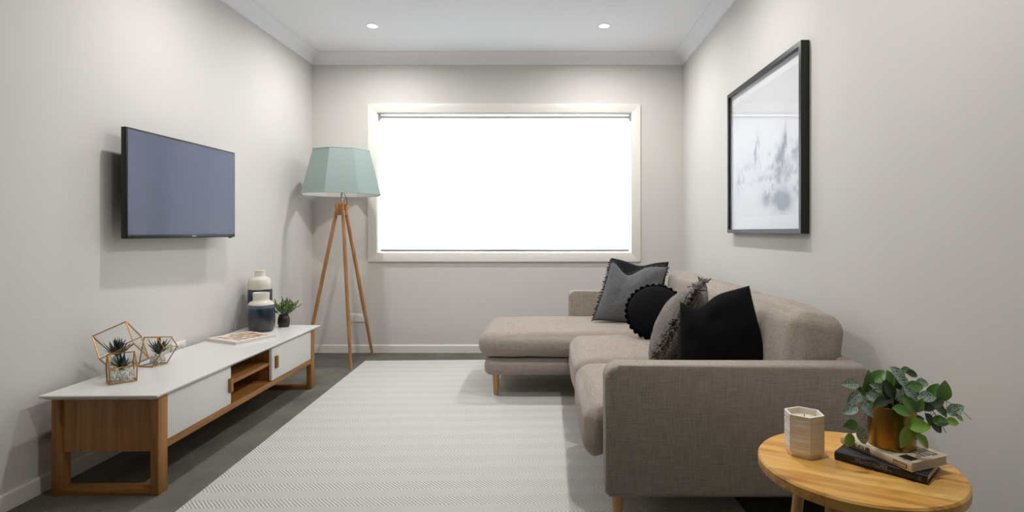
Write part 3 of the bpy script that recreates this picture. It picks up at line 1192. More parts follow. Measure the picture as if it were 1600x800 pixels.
def cover_img():
    W = H = 150
    u = np.linspace(0, 1, W)[None, :]
    v = np.linspace(0, 1, H)[:, None]
    n = fbm((H, W), [12, 26, 60], 21)
    img = np.ones((H, W, 3)) * np.array(lin(236, 233, 228)[:3])
    rng = random.Random(9)
    for r in range(5):
        for c_ in range(5):
            cu, cv = .14 + .18 * c_ + rng.uniform(-.015, .015), .14 + .18 * r + rng.uniform(-.015, .015)
            if rng.random() < .08:
                continue
            e = np.sqrt(((u - cu) / .094) ** 2 + ((v - cv) / .084) ** 2) + (n - .5) * .6
            m_ = np.clip((1 - e) * 6, 0, 1)[..., None]
            colr = np.array(lin(*rng.choice(((196, 140, 88), (184, 124, 70), (206, 160, 112))))[:3])
            img = img * (1 - m_) + colr * m_
            e2 = np.sqrt(((u - cu - .01) / .05) ** 2 + ((v - cv) / .034) ** 2) + (n - .5) * .9
            m2 = np.clip((1 - e2) * 5, 0, 1)[..., None]
            img = img * (1 - m2) + np.array(lin(*rng.choice(((112, 66, 36), (132, 80, 44), (150, 92, 50))))[:3]) * m2
    return img


paint_grid('cover_print', cover_img(), (-S / 2 + .012, -S / 2 + .012, .01815), (S - .024, 0, 0), (0, S - .024, 0), vcol_mat('cover_print_ink', .35), bk)

# ---- terrariums
GLASS = glass_pane_mat('terrarium_glass', (.97, .98, .98, 1), 1.35)
PEBBLE = simple('white_pebble', lin(232, 228, 218), .7, noise=.06, nscale=120)
SUCC = simple('agave_green', lin(46, 62, 56), .5, noise=.3, nscale=60)


def agave_leaf():
    bm = new_bm()
    n = 7
    L_ = .05
    rows = []
    for k in range(n):
        s = k / (n - 1)
        w = .0052 * (1 - s) ** .7 * (0.75 + .6 * min(1, s * 4)) + .0002
        z = .010 * s * s
        rows.append([bm.verts.new((-w, L_ * s, z + w * .5)), bm.verts.new((0, L_ * s, z - .0012 * (1 - s))), bm.verts.new((w, L_ * s, z + w * .5)), bm.verts.new((0, L_ * s, z + .0008))])
    for a, b_ in zip(rows, rows[1:]):
        for j in range(4):
            bm.faces.new((a[j], a[(j + 1) % 4], b_[(j + 1) % 4], b_[j]))
    bm.faces.new(rows[0])
    bm.faces.new(rows[-1][::-1])
    bmesh.ops.recalc_face_normals(bm, faces=bm.faces)
    me = bpy.data.meshes.new('agave_leaf')
    bm.to_mesh(me)
    bm.free()
    me.materials.append(SUCC)
    return me


AG = agave_leaf()


def terrarium(loc, ring_a, ring_b, open_faces, label, plant_at, plant_size, nleaf, peb, seed, wire=.0025):
    """two matching polygon rings joined into a prism; every edge a brass came, every closed face a pane"""
    root = empty('terrarium', loc)
    tag(root, label, 'terrarium', 'brass and glass terrariums on the cabinet')
    n = len(ring_a)
    A = [Vector(p) for p in ring_a]
    B = [Vector(p) for p in ring_b]
    faces = {'a': A[::-1], 'b': B}
    for k in range(n):
        faces[k] = [A[k], A[(k + 1) % n], B[(k + 1) % n], B[k]]
    bm = new_bm()
    edges = [(A[k], A[(k + 1) % n]) for k in range(n)] + [(B[k], B[(k + 1) % n]) for k in range(n)] + [(A[k], B[k]) for k in range(n)]
    for p, q in edges:
        add_tube(bm, [p, q], wire, 6)
    for p in A + B:
        r = bmesh.ops.create_icosphere(bm, subdivisions=1, radius=wire * 1.25)
        bmesh.ops.translate(bm, verts=r['verts'], vec=p)
    obj('brass_frame', bm, M['brass'], root, smooth=True, angle=.9)
    for k, f in faces.items():
        if k in open_faces:
            continue
        bm = new_bm()
        c_ = sum(f, Vector()) / len(f)
        bm.faces.new([bm.verts.new(c_ + (p - c_) * .985) for p in f])
        obj('pane', bm, GLASS, root)
    rnd = random.Random(seed)
    bm = new_bm()
    cx, cy, cz, rx, ry, hz, cnt, ang = peb
    for k in range(cnt):
        while True:
            u, v = rnd.uniform(-1, 1), rnd.uniform(-1, 1)
            break
        px, py = u * rx, v * ry
        x = cx + px * math.cos(ang) - py * math.sin(ang)
        y = cy + px * math.sin(ang) + py * math.cos(ang)
        z = cz + rnd.uniform(0, hz)
        r = bmesh.ops.create_icosphere(bm, subdivisions=1, radius=rnd.uniform(.0035, .0062))
        m = Matrix.Translation((x, y, z)) @ Euler((rnd.uniform(0, 3), rnd.uniform(0, 3), 0)).to_matrix().to_4x4() @ Matrix.Diagonal((1.2, .9, .7, 1))
        bmesh.ops.transform(bm, matrix=m, verts=r['verts'])
    obj('pebbles', bm, PEBBLE, root, smooth=True, kind='stuff')
    bm = new_bm()
    add_lathe(bm, [(.006, -.004), (.009, .002), (.007, .008), (.002, .011)], 10, c=plant_at)
    core = obj('succulent', bm, SUCC, root, smooth=True)
    for k in range(nleaf):
        a = k * 2.39996 + rnd.uniform(-.2, .2)
        el = .25 + 1.15 * (k / nleaf) + rnd.uniform(-.1, .1)
        d = Vector((math.cos(a) * math.cos(el), math.sin(a) * math.cos(el), math.sin(el)))
        up = Vector((-math.cos(a) * math.sin(el), -math.sin(a) * math.sin(el), math.cos(el)))
        x = d.cross(up)
        o = share('leaf', AG, core)
        mt = frame_matrix((0, 0, 0), x, d)
        s = plant_size / .05 * rnd.uniform(.75, 1.1)
        o.matrix_basis = Matrix.Translation(Vector(plant_at) + d * .003) @ mt.to_4x4() @ Matrix.Scale(s, 4)
    return root


Z0 = ZT + .002
# small front one: slanted open top
u_ = Vector((.72, .69, 0))
p_ = Vector((-.69, .72, 0))
base = Vector((-1.827, 2.330, Z0))
cs = [(0, 0), (-.014, .068), (.062, .115), (.100, .062), (.072, 0)]
ra = [p_ * d + Vector((0, 0, h)) for d, h in cs]
rbg = [u_ * .094 + p_ * d + Vector((0, 0, h)) for d, h in cs]
terrarium(base, ra, rbg, {1}, 'small front terrarium with white pebbles and spiky plant, brass edged and open topped', tuple(u_ * .047 + p_ * .040 + Vector((0, 0, .052))), .062, 26, (u_.x * .047 + p_.x * .038, u_.y * .047 + p_.y * .038, .007, .040, .040, .038, 170, math.atan2(u_.y, u_.x)), 11)
# large one: a cube tipped on its corner, open at the front
Bv = Vector((-1.884, 2.500, .648))
av, fv, cv_ = Vector((-.119, -.040, -.059)), Vector((.064, -.040, -.091)), Vector((-.003, .098, -.086))
bl = Vector((-1.90, 2.50, Z0))
ra = [p - bl for p in (Bv + av, Bv, Bv + fv, Bv + av + fv)]
rbg = [p + cv_ for p in ra]
terrarium(bl, ra, rbg, {'a'}, 'largest terrarium, a tilted glass cube at the back left with a dark agave inside', (-.020, -.005, .086), .074, 34, (-.020, .01, .045, .026, .026, .030, 110, 0), 12, .0027)
# right one
pent = [(-1.926, 2.670, .545), (-1.864, 2.670, .545), (-1.826, 2.660, .497), (-1.862, 2.635, Z0), (-1.934, 2.645, Z0)]
bl = Vector((-1.885, 2.66, Z0))
ra = [Vector(p) - bl for p in pent]
rbg = [Vector((p[0] * .95 + -1.885 * .05 + .012, p[1] + .085, Z0 + (p[2] - Z0) * .9)) - bl for p in pent]
terrarium(bl, ra, rbg, {0, 1}, 'five sided terrarium at the right of the trio with pale pebbles', (.004, .045, .050), .078, 24, (0, .045, .006, .026, .03, .028, 110, 0), 13, .0026)

# ------------------------------------------------------------------ sofa
SX0, SX1 = .199, 1.105
sofa = empty('chaise_sofa', (.62, 3.1, 0))
tag(sofa, 'taupe fabric corner sofa with chaise along the right wall', 'sofa')
FAB = M['sofa']
ARM_H = .592
SB = .14                                # underside of the upholstery
YN0, YN1 = 1.905, 2.005                 # near arm
YF0, YF1 = 4.215, 4.335                 # far arm


def rounded_slab(x0, x1, y0, y1, z0, z1, rc, bev):
    """slab in the XZ plane with rounded upper front corner, thickness along y"""
    bm = new_bm()
    pts = [(x1, z0)]
    for k in range(9):
        a = PI / 2 * k / 8
        pts.append((x0 + rc - rc * math.cos(a), z1 - rc + rc * math.sin(a)))
    pts.insert(1, (x0 + .015, z0))
    pts.insert(2, (x0, z0 + .015))
    pts.append((x1 - .02, z1))
    pts.append((x1, z1 - .02))
    add_poly_prism(bm, [(a, y0, b_) for a, b_ in pts], (0, y1 - y0, 0))
    side = [e for e in bm.edges if abs(e.verts[0].co.y - e.verts[1].co.y) < 1e-6]
    bmesh.ops.bevel(bm, geom=side, offset=bev, segments=4, profile=.5, affect='EDGES')
    return bm, pts


bm, apts = rounded_slab(SX0, SX1, YN0, YN1, SB, ARM_H, .045, .016)
arm = obj('armrest', bm, FAB, sofa, smooth=True, angle=.9, world=True)
bm = new_bm()
add_tube(bm, [(a * .999 + .0006, YN0 + .004, b_ - .004) for a, b_ in apts[1:]], .0035, 6)
obj('piping', bm, M['sofa_piping'], arm, smooth=True, world=True)
bm, apts2 = rounded_slab(.165, SX1, YF0, YF1, SB, ARM_H + .010, .04, .016)
arm2 = obj('armrest', bm, FAB, sofa, smooth=True, angle=.9, world=True)
# base under seats, chaise base, back frame
bm = soft_box((.225 + SX1) / 2, (YN1 + YF0) / 2, (SB + .255) / 2, SX1 - .225, YF0 - YN1, .255 - SB, .02, n=6, nr=3)
obj('seat_base', bm, FAB, sofa, smooth=True, world=True)
bm = soft_box((-.395 + .24) / 2, (3.50 + YF0) / 2, (.148 + .258) / 2, .24 + .395, YF0 - 3.50 + .04, .11, .045, n=8, nr=5, side=.006)
obj('chaise_base', bm, FAB, sofa, smooth=True, world=True)
bm = soft_box((1.035 + SX1) / 2, (YN1 + YF0) / 2, (.25 + ARM_H) / 2, SX1 - 1.035, YF0 - YN1, ARM_H - .25, .02, n=6, nr=3)
obj('back_frame', bm, FAB, sofa, smooth=True, world=True)
# seat cushions: two short ones and the long chaise one
ybs = [YN1 + .004, 2.742, 3.472, YF0 - .002]
for k in range(2):
    a, b_ = ybs[k], ybs[k + 1]
    bm = soft_box((.135 + .995) / 2, (a + b_) / 2, .335, .86, b_ - a - .004, .155, .072, crown=.030, side=.010, n=12, nr=6, wob=.004, seed=k)
    # the front hangs down over the base
    for v in bm.verts:
        t = max(0, min(1, (.33 - v.co.x) / .16))
        if v.co.z < .36:
            v.co.z -= .05 * t * t
    obj('seat_cushion', bm, FAB, sofa, smooth=True, world=True)
bm = soft_box((-.430 + .995) / 2, (3.466 + YF0) / 2, .337, 1.425, YF0 - 3.466, .155, .072, crown=.024, side=.012, n=16, nr=6, wob=.005, seed=5)
obj('chaise_cushion', bm, FAB, sofa, smooth=True, world=True)
# back cushions, leaning
for k in range(3):
    a, b_ = (2.03, 2.742, 3.472)[k], (2.738, 3.468, 4.205)[k]
    bm = soft_box(0, 0, 0, .200, b_ - a, .35, .062, crown=.014, side=.016, n=14, nr=6, wob=.012, seed=20 + 3 * k)
    m = Matrix.Translation((.982, (a + b_) / 2, .575)) @ Matrix.Rotation(math.radians(10), 4, 'Y')
    bmesh.ops.transform(bm, matrix=m, verts=bm.verts)
    obj('back_cushion', bm, FAB, sofa, smooth=True, world=True)
for x, y in ((.25, 1.985), (1.04, 1.985), (-.327, 3.57), (-.327, 4.12), (.26, 4.26), (1.04, 4.26)):
    bm = new_bm()
    zb = .010 if (x < .5) else 0.0
    add_lathe(bm, [(.0135, zb), (.015, zb + .004), (.024, SB + .012)], 20, c=(x, y, 0))
    obj('leg', bm, M['leg_wood'], sofa, smooth=True, angle=.7, world=True)


# ------------------------------------------------------------------ cushions
def pillow_fn(w, h, t, dent=0.0, pinch=.07, seed=0, sag=0.0, du=0.0, shear=0.0, taper=0.0):
    def f(u, v, s):
        # u, v in -1..1; s = -1 front, +1 back
        x = w / 2 * u * (1 - pinch * (1 - v * v) + .0)
        z = h / 2 * v * (1 - pinch * (1 - u * u))
        th = max(0.0, (1 - u * u) * (1 - v * v)) ** .42
        y = s * t / 2 * th
        k = ((v + 1) / 2) ** 2
        z -= dent * math.exp(-((u - du) / .42) ** 2) * k
        y += s * -.25 * t * dent * 4 * math.exp(-((u - du) / .3) ** 2 - ((v - .9) / .5) ** 2) * th
        nn = mnoise.noise(Vector((u * 2.2 + seed, v * 2.2, s * 3.1 + seed)))
        n3_ = mnoise.noise(Vector((u * 5.1 + seed * 2, v * 1.6, s * 4 + seed)))
        y += s * (.012 * nn + .007 * n3_) * th
        z -= sag * (1 - v) * .5 * abs(u) ** 3
        x *= 1 - taper * (v + 1) / 2
        return Vector((x + shear * (z + h / 2), y, z + h / 2))
    return f


def pillow_mesh(fn, n=26):
    bm = new_bm()
    grid = {}
    def par(i):
        s = -1 + 2 * i / n
        return math.sin(s * PI / 2) * .55 + s * .45
    for s in (-1, 1):
        for i in range(n + 1):
            for j in range(n + 1):
                edge = i in (0, n) or j in (0, n)
                if edge and s == 1:
                    grid[(s, i, j)] = grid[(-1, i, j)]
                    continue
                grid[(s, i, j)] = bm.verts.new(fn(par(i), par(j), s))
        for i in range(n):
            for j in range(n):
                q = [grid[(s, i, j)], grid[(s, i + 1, j)], grid[(s, i + 1, j + 1)], grid[(s, i, j + 1)]]
                bm.faces.new(q if s < 0 else q[::-1])
    return bm


def fringe_bm(fn, edges, count, length, rad, rnd, curl=.5, inset=.98, yspread=.004):
    """yarn ends standing off the pillow's seam; edges from 'tblr'"""
    bm = new_bm()
    for e in edges:
        for k in range(count):
            s = -1 + 2 * (k + rnd.uniform(.1, .9)) / count
            if e == 't':
                p, out = fn(s, inset, -1), Vector((s * .5, 0, 1))
            elif e == 'b':
                p, out = fn(s, -inset, -1), Vector((s * .5, 0, -.25))
            elif e == 'l':
                p, out = fn(-inset, s, -1), Vector((-1, 0, .5 * s))
            else:
                p, out = fn(inset, s, -1), Vector((1, 0, .5 * s))
            p = Vector((p.x, p.y * .3 + rnd.uniform(-yspread, yspread), p.z))
            d = (out.normalized() + Vector((rnd.uniform(-curl, curl), rnd.uniform(-curl, curl) * 1.2, rnd.uniform(-curl, curl)))).normalized()
            L_ = length * rnd.uniform(.6, 1.25)
            q = p + d * L_ * .55
            d2 = (d + Vector((rnd.uniform(-curl, curl), rnd.uniform(-curl, curl), -.5 * curl + rnd.uniform(-curl, curl)))).normalized()
            r_ = q + d2 * L_ * .5
            add_tube(bm, [p - d * .004, q, r_], [rad, rad * 1.15, rad * .6], 5)
    return bm


def place(o, loc, tilt, yaw, roll=0.0):
    o.location = loc
    o.rotation_euler = Euler((math.radians(-tilt), math.radians(roll), math.radians(yaw)), 'XYZ')


CG = 'scatter cushions on the sofa'
# far charcoal cushion
fn = pillow_fn(.43, .43, .12, dent=.03, seed=3, shear=.10)
o = obj('scatter_cushion', pillow_mesh(fn), M['navy_cloth'], smooth=True)
place(o, (.615, 4.03, .425), 11, 2, 4)
tag(o, 'plain charcoal cushion furthest back, mostly hidden behind the grey fringed cushion', 'cushion', CG)
# grey fringed cushion
fn = pillow_fn(.41, .43, .15, dent=.085, pinch=.05, seed=8, du=-.3, shear=.24)
o = obj('scatter_cushion', pillow_mesh(fn), M['grey_cloth'], smooth=True)
place(o, (.505, 3.78, .428), 15, 6, 7)
tag(o, 'mid grey square cushion with fringed edges and a dented top', 'cushion', CG)
obj('fringe', fringe_bm(fn, 'tlr', 70, .022, .0028, random.Random(2)), M['fringe'], o, smooth=True, kind='stuff')


# round velvet cushion with ruffle
def round_cushion():
    bm = new_bm()
    Rr, t = .157, .12
    seg, rings = 56, 9
    lay = {}
    for s in (-1, 1):
        for i in range(rings + 1):
            f = i / rings
            r = Rr * math.sin(f * PI / 2)
            y = s * t / 2 * max(0, (1 - (r / Rr) ** 2)) ** .5
            for k in range(seg):
                a = 2 * PI * k / seg
                if i == 0:
                    if k == 0:
                        lay[(s, 0)] = bm.verts.new((0, y, Rr))
                    continue
                if i == rings and s == 1:
                    lay[(s, i, k)] = lay[(-1, i, k)]
                    continue
                lay[(s, i, k)] = bm.verts.new((r * math.cos(a), y, Rr + r * math.sin(a)))
        for k in range(seg):
            k2 = (k + 1) % seg
            bm.faces.new((lay[(s, 0)], lay[(s, 1, k)], lay[(s, 1, k2)]))
            for i in range(1, rings):
                bm.faces.new((lay[(s, i, k)], lay[(s, i + 1, k)], lay[(s, i + 1, k2)], lay[(s, i, k2)]))
    return bm


def ruffle():
    bm = new_bm()
    Rr = .157
    seg, waves = 240, 30
    prev = None
    first = None
    for k in range(seg):
        a = 2 * PI * k / seg
        ph = a * waves
        row = []
        for j in range(4):
            f = j / 3
            r = Rr - .006 + f * (.022 + .005 * math.cos(ph))
            y = math.sin(ph) * .008 * f
            row.append(bm.verts.new((r * math.cos(a), y, Rr + r * math.sin(a))))
        if prev:
            for j in range(3):
                bm.faces.new((prev[j], row[j], row[j + 1], prev[j + 1]))
        else:
            first = row
        prev = row
    for j in range(3):
        bm.faces.new((prev[j], first[j], first[j + 1], prev[j + 1]))
    bmesh.ops.solidify(bm, geom=list(bm.faces), thickness=.002)
    return bm


o = obj('scatter_cushion', round_cushion(), M['velvet'], smooth=True)
place(o, (.605, 3.13, .455), 30, -12, 0)
tag(o, 'round black velvet cushion with a ruffled edge', 'cushion', CG)
obj('ruffle', ruffle(), M['velvet'], o, smooth=True)

# chunky woven cushion with thick fringe, seen nearly edge on
fn = pillow_fn(.43, .42, .20, dent=.03, pinch=.04, seed=15)
o = obj('scatter_cushion', pillow_mesh(fn), weave_mat(), smooth=True)
place(o, (.545, 2.74, .430), 29, -110, 0)
tag(o, 'chunky black and cream woven cushion with thick taupe fringe', 'cushion', CG)
obj('fringe', fringe_bm(fn, 'tlr', 90, .030, .0048, random.Random(5), curl=.8, yspread=.012), M['fringe_taupe'], o, smooth=True, kind='stuff')

# big black cushion in front
fn = pillow_fn(.40, .36, .17, dent=.045, pinch=.04, seed=27, du=-.5, taper=.27, shear=.13)
o = obj('scatter_cushion', pillow_mesh(fn), M['black_cloth'], smooth=True)
place(o, (.722, 2.29, .440), 14, -14, -13)
tag(o, 'large plain black square cushion nearest the near armrest', 'cushion', CG)

# ------------------------------------------------------------------ side table
TX, TY, TZ, TR = .775, 1.400, .470, .2315
table = empty('side_table', (TX, TY, 0))
tag(table, 'round honey coloured wooden side table in front of the sofa end', 'table')


def table_wood():
    m, nt, b = mat_new('acacia_top')
    b.inputs['Roughness'].default_value = .38
    tc = node(nt, 'ShaderNodeTexCoord')
    mp = node(nt, 'ShaderNodeMapping')
    mp.inputs['Rotation'].default_value = (0, 0, math.radians(28))
    nt.links.new(tc.outputs['Object'], mp.inputs['Vector'])
    st = node(nt, 'ShaderNodeMapping')
    st.inputs['Scale'].default_value = (3.0, 30, 30)
    nt.links.new(mp.outputs['Vector'], st.inputs['Vector'])
    nz = node(nt, 'ShaderNodeTexNoise')
    nz.inputs['Scale'].default_value = 1.0
    nz.inputs['Detail'].default_value = 7
    nz.inputs['Distortion'].default_value = .8
    nt.links.new(st.outputs['Vector'], nz.inputs['Vector'])
    # glued staves of differing tone
    sp = node(nt, 'ShaderNodeSeparateXYZ')
    nt.links.new(mp.outputs['Vector'], sp.inputs[0])
    fl = node(nt, 'ShaderNodeMath', operation='SNAP')
    fl.inputs[1].default_value = .062
    nt.links.new(sp.outputs['Y'], fl.inputs[0])
    wn = node(nt, 'ShaderNodeTexWhiteNoise', noise_dimensions='1D')
    nt.links.new(fl.outputs[0], wn.inputs['W'])
    ma = node(nt, 'ShaderNodeMath', operation='MULTIPLY_ADD')
    ma.inputs[1].default_value = .20
    nt.links.new(wn.outputs['Value'], ma.inputs[0])
    nt.links.new(nz.outputs['Fac'], ma.inputs[2])
    cr = node(nt, 'ShaderNodeValToRGB')
    e = cr.color_ramp.elements
    e[0].position, e[0].color = .36, lin(160, 100, 38)
    e[1].position, e[1].color = .82, lin(236, 188, 106)
    k = e.new(.56)
    k.color = lin(218, 162, 80)
    nt.links.new(ma.outputs[0], cr.inputs['Fac'])
    nt.links.new(cr.outputs['Color'], b.inputs['Base Color'])
    return m


TW = table_wood()
bm = new_bm()
add_lathe(bm, [(TR - .006, TZ - .030), (TR - .001, TZ - .026), (TR, TZ - .020), (TR, TZ - .005), (TR - .004, TZ)], 96)
obj('table_top', bm, TW, table, smooth=True, angle=.5)
for k in range(4):
    a = math.radians(40 + 90 * k)
    dx, dy = math.cos(a), math.sin(a)
    bm = new_bm()
    add_tube(bm, [(dx * .135, dy * .135, TZ - .03), (dx * .185, dy * .185, 0)], [.016, .012], 14)
    obj('leg', bm, M['leg_wood'], table, smooth=True, angle=.8)
for s in (0, 1):
    a = math.radians(40 + 90 * s)
    bm = new_bm()
    m = Matrix.Rotation(a, 4, 'Z')
    add_box(bm, -.15, .15, -.014, .014, TZ - .058 - .0 * s, TZ - .030, .002, 2, m=m)
    obj('cross_rail', bm, M['leg_wood'], table, smooth=True, angle=.6)

# candle vessel: faceted octagon
cv = empty('candle_vessel', (.672, 1.462, TZ), math.radians(22))
tag(cv, 'white faceted ceramic candle holder on the side table', 'candle')


def facet_vessel():
    """hexagonal, five shallow bands with a groove between, alternating raised diamonds"""
    bm = new_bm()
    n = 6
    rows = [(.043, .0, 0), (.043, .004, 0), (.0415, .005, 0), (.0485, .014, 0)]
    for k in range(5):
        z = .014 + .0188 * k
        rows += [(.0492, z + .002, 0), (.0492, z + .0094, 1 if k % 2 else -1), (.0492, z + .0172, 0), (.0480, z + .0188, 0)]
    rows[-1] = (.0492, .108, 0)
    rings = []
    for r, z, bump in rows:
        ring = []
        for k in range(n * 2):
            a = 2 * PI * k / (n * 2)
            rr = r if k % 2 == 0 else r * math.cos(PI / n) + bump * .0011 * (1 if (k // 2) % 2 else -1)
            ring.append(bm.verts.new((rr * math.cos(a), rr * math.sin(a), z)))
        rings.append(ring)
    m_ = n * 2
    for i, (a, b_) in enumerate(zip(rings, rings[1:])):
        for k in range(m_):
            q = (a[k], a[(k + 1) % m_], b_[(k + 1) % m_], b_[k])
            if (k + i) % 2:
                bm.faces.new((q[0], q[1], q[2]))
                bm.faces.new((q[0], q[2], q[3]))
            else:
                bm.faces.new((q[0], q[1], q[3]))
                bm.faces.new((q[1], q[2], q[3]))
    bm.faces.new(rings[0][::-1])
    top = rings[-1]
    ins = [bm.verts.new((v.co.x * .88, v.co.y * .88, .108)) for v in top]
    bot = [bm.verts.new((v.co.x * .86, v.co.y * .86, .085)) for v in top]
    for a, b_ in ((top, ins), (ins, bot)):
        for k in range(m_):
            bm.faces.new((a[k], a[(k + 1) % m_], b_[(k + 1) % m_], b_[k]))
    return bm


obj('vessel', facet_vessel(), simple('matt_white_ceramic', lin(238, 231, 220), .6, noise=.03), cv)
bm = new_bm()
add_lathe(bm, [(.041, .088), (.039, .094), (.02, .0945), (.002, .094)], 24)
obj('wax', bm, simple('candle_wax', lin(226, 214, 190), .5), cv, smooth=True)
bm = new_bm()
add_tube(bm, [(0, 0, .093), (.001, 0, .098), (.002, .001, .103)], .0009, 5)
obj('wick', bm, M['dark_slot'], cv)


# books on the side table
def book(name, corner, spine_dir, length, width, thick, cover, pages, label, z):
    """corner: near end of the spine at the table; spine runs along spine_dir (towards the camera), book extends to the right"""
    sd = Vector((*spine_dir, 0)).normalized()
    wd = Vector((-sd.y, sd.x, 0))
    root = empty(name, (corner[0], corner[1], z))
    # local x along the spine (left to right), y across the book, z up
    root.matrix_basis = frame_matrix((corner[0], corner[1], z), sd, wd)
    tag(root, label, 'book', 'books under the plant pot')
    c = .0022
    box('page_block', .004, length - .004, .004, width - .004, c, thick - c, pages, root)
    box('cover', 0, length, 0, width, 0, c, cover, root, bev=.0006)
    box('cover', 0, length, 0, width, thick - c, thick, cover, root, bev=.0006)
    bm = new_bm()
    pts = []
    for k in range(9):
        a = PI * k / 8
        pts.append((0, -.004 * math.sin(a) + .001, thick / 2 - thick / 2 * math.cos(a)))
    pts += [(0, .003, thick), (0, .003, 0)]
    add_poly_prism(bm, pts, (length, 0, 0))
    obj('spine', bm, cover, root, smooth=True, angle=.8)
    return root


PAPER = simple('book_paper', lin(206, 196, 176), .85, noise=.08, nscale=200)
BLACKBK = simple('black_cover', lin(30, 29, 30), .42, noise=.1)
CREAMBK = simple('cream_jacket', lin(214, 199, 170), .5, noise=.06, nscale=40)
INK = simple('black_ink', lin(36, 32, 30), .6)
SILVER = simple('silver_ink', lin(150, 150, 152), .4)
GREYINK = simple('grey_ink', lin(84, 84, 88), .4)
TB = .0215
b1 = book('book', (.733, 1.424), (.69, -.72), .200, .128, TB, BLACKBK, PAPER, 'black hardback book lying at the bottom of the pair on the side table', TZ)
fm = lambda x, z, t: frame_matrix((x, -.0036, z), (1, 0, 0), (0, 0, 1))
text_mesh('title', 'WILLIAM PALMER', .0105, SILVER, b1, fm(.048, TB * .66, 0), sx=.88)
text_mesh('title', 'THE GOOD REPUBLIC', .0085, GREYINK, b1, fm(.036, TB * .30, 0), sx=1.15)
box('rule_line', .048, .128, -.0042, -.0036, TB * .46, TB * .485, SILVER, b1)
box('publisher_mark', .182, .188, -.0038, -.003, TB * .3, TB * .7, GREYINK, b1)
TB2 = .0215
b2 = book('book', (.776, 1.474), (.36, -.93), .192, .128, TB2, CREAMBK, PAPER, 'cream jacketed paperback lying on top of the black book', TZ + TB)
text_mesh('title', 'THE CUB', .0165, INK, b2, fm(.016, TB2 * .5, 0), sx=1.05)
box('publisher_label', .148, .182, -.0040, -.0032, TB2 * .24, TB2 * .74, simple('brown_ink', lin(120, 94, 62), .6), b2)
for k in range(8):
    box('publisher_stroke', .1505 + .0038 * k, .1525 + .0038 * k, -.0043, -.0038, TB2 * .34, TB2 * .64, CREAMBK, b2)
# print on the front jacket (upper face)
for i, (xa, xb, ya, yb) in enumerate(((.150, .182, .010, .038), (.156, .176, .066, .074), (.140, .176, .080, .086), (.128, .180, .092, .096), (.10, .13, .100, .110), (.142, .176, .104, .110))):
    box('jacket_print', xa, xb, ya, yb, TB2, TB2 + .0003, INK if i == 0 else GREYINK, b2)

# ------------------------------------------------------------------ plant in the gold pot
PX, PY, PZ = .868, 1.408, TZ + TB + TB2
plant = empty('potted_plant', (PX, PY, PZ))
tag(plant, 'trailing green plant with veined leaves in a gold metal pot on the books', 'plant')
bm = new_bm()
PRr, PH = .0530, .104
add_lathe(bm, [(PRr - .003, 0), (PRr, .002), (PRr, PH - .001), (PRr - .0008, PH), (PRr - .002, PH - .001), (PRr - .002, .075), (.002, .075)], 64, close_top=False)


def gold_mat():
    m, nt, b = mat_new('brushed_gold')
    b.inputs['Metallic'].default_value = 1.0
    b.inputs['Roughness'].default_value = .26
    b.inputs['Base Color'].default_value = lin(196, 150, 78)
    tc = node(nt, 'ShaderNodeTexCoord')
    mp = node(nt, 'ShaderNodeMapping')
    mp.inputs['Scale'].default_value = (60, 60, 4)
    nt.links.new(tc.outputs['Object'], mp.inputs['Vector'])
    nz = node(nt, 'ShaderNodeTexNoise')
    nz.inputs['Scale'].default_value = 1.0
    nt.links.new(mp.outputs['Vector'], nz.inputs['Vector'])
    mx = node(nt, 'ShaderNodeMix', data_type='RGBA')
    mx.inputs['A'].default_value = lin(138, 106, 50)
    mx.inputs['B'].default_value = lin(168, 134, 74)
    nt.links.new(nz.outputs['Fac'], mx.inputs['Factor'])
    nt.links.new(mx.outputs['Result'], b.inputs['Base Color'])
    bp = node(nt, 'ShaderNodeBump')
    bp.inputs['Strength'].default_value = .06
    bp.inputs['Distance'].default_value = .001
    nt.links.new(nz.outputs['Fac'], bp.inputs['Height'])
    nt.links.new(bp.outputs['Normal'], b.inputs['Normal'])
    return m


obj('pot', bm, gold_mat(), plant, smooth=True, angle=.6)
bm = new_bm()
add_lathe(bm, [(PRr - .003, .0765), (.03, .079), (.002, .080)], 32)
obj('soil', bm, simple('dark_soil', lin(30, 25, 22), .95, noise=.4, nscale=150, bump=.8, bscale=300), plant, smooth=True)

LM = {'v': leaf_mat('veined_leaf', lin(44, 76, 58), lin(186, 208, 190), .85),
      'g': leaf_mat('mid_green_leaf', lin(82, 128, 52), lin(128, 166, 88), .35),
      'b': leaf_mat('bright_leaf', lin(122, 170, 58), lin(158, 190, 92), .35),
      'd': leaf_mat('dark_leaf', lin(38, 62, 36), lin(84, 110, 66), .35)}


def leaf_mesh(kind):
    bm = new_bm()
    L_, n = .042, 9
    rows = []
    for k in range(n):
        s = k / (n - 1)
        w = .0135 * (math.sin(PI * s ** .85) ** .8 if 0 < s < 1 else 0) + .0003
        y = L_ * s
        sag = -.010 * s * s
        row = []
        for j in range(5):
            f = (j - 2) / 2
            row.append(bm.verts.new((w * f, y, sag + abs(f) * w * .35 + .0006 * math.sin(s * 18) * abs(f))))
        rows.append(row)
    for a, b_ in zip(rows, rows[1:]):
        for j in range(4):
            bm.faces.new((a[j], a[j + 1], b_[j + 1], b_[j]))
    me = bpy.data.meshes.new('leaf_' + kind)
    for f in bm.faces:
        f.smooth = True
    bm.to_mesh(me)
    bm.free()
    me.materials.append(LM[kind])
    return me


LMESH = {k: leaf_mesh(k) for k in LM}
STEM = simple('plant_stem', lin(118, 138, 62), .5)
DSTEM = simple('dark_stem', lin(58, 52, 38), .6)


def P3(px, py, z):
    """a point of the plant at depth z, relative to the pot base"""
    return Vector(((px - 855) * z / 873 - PX, z - PY, CAM_H - (py - 362) * z / 873 - PZ))


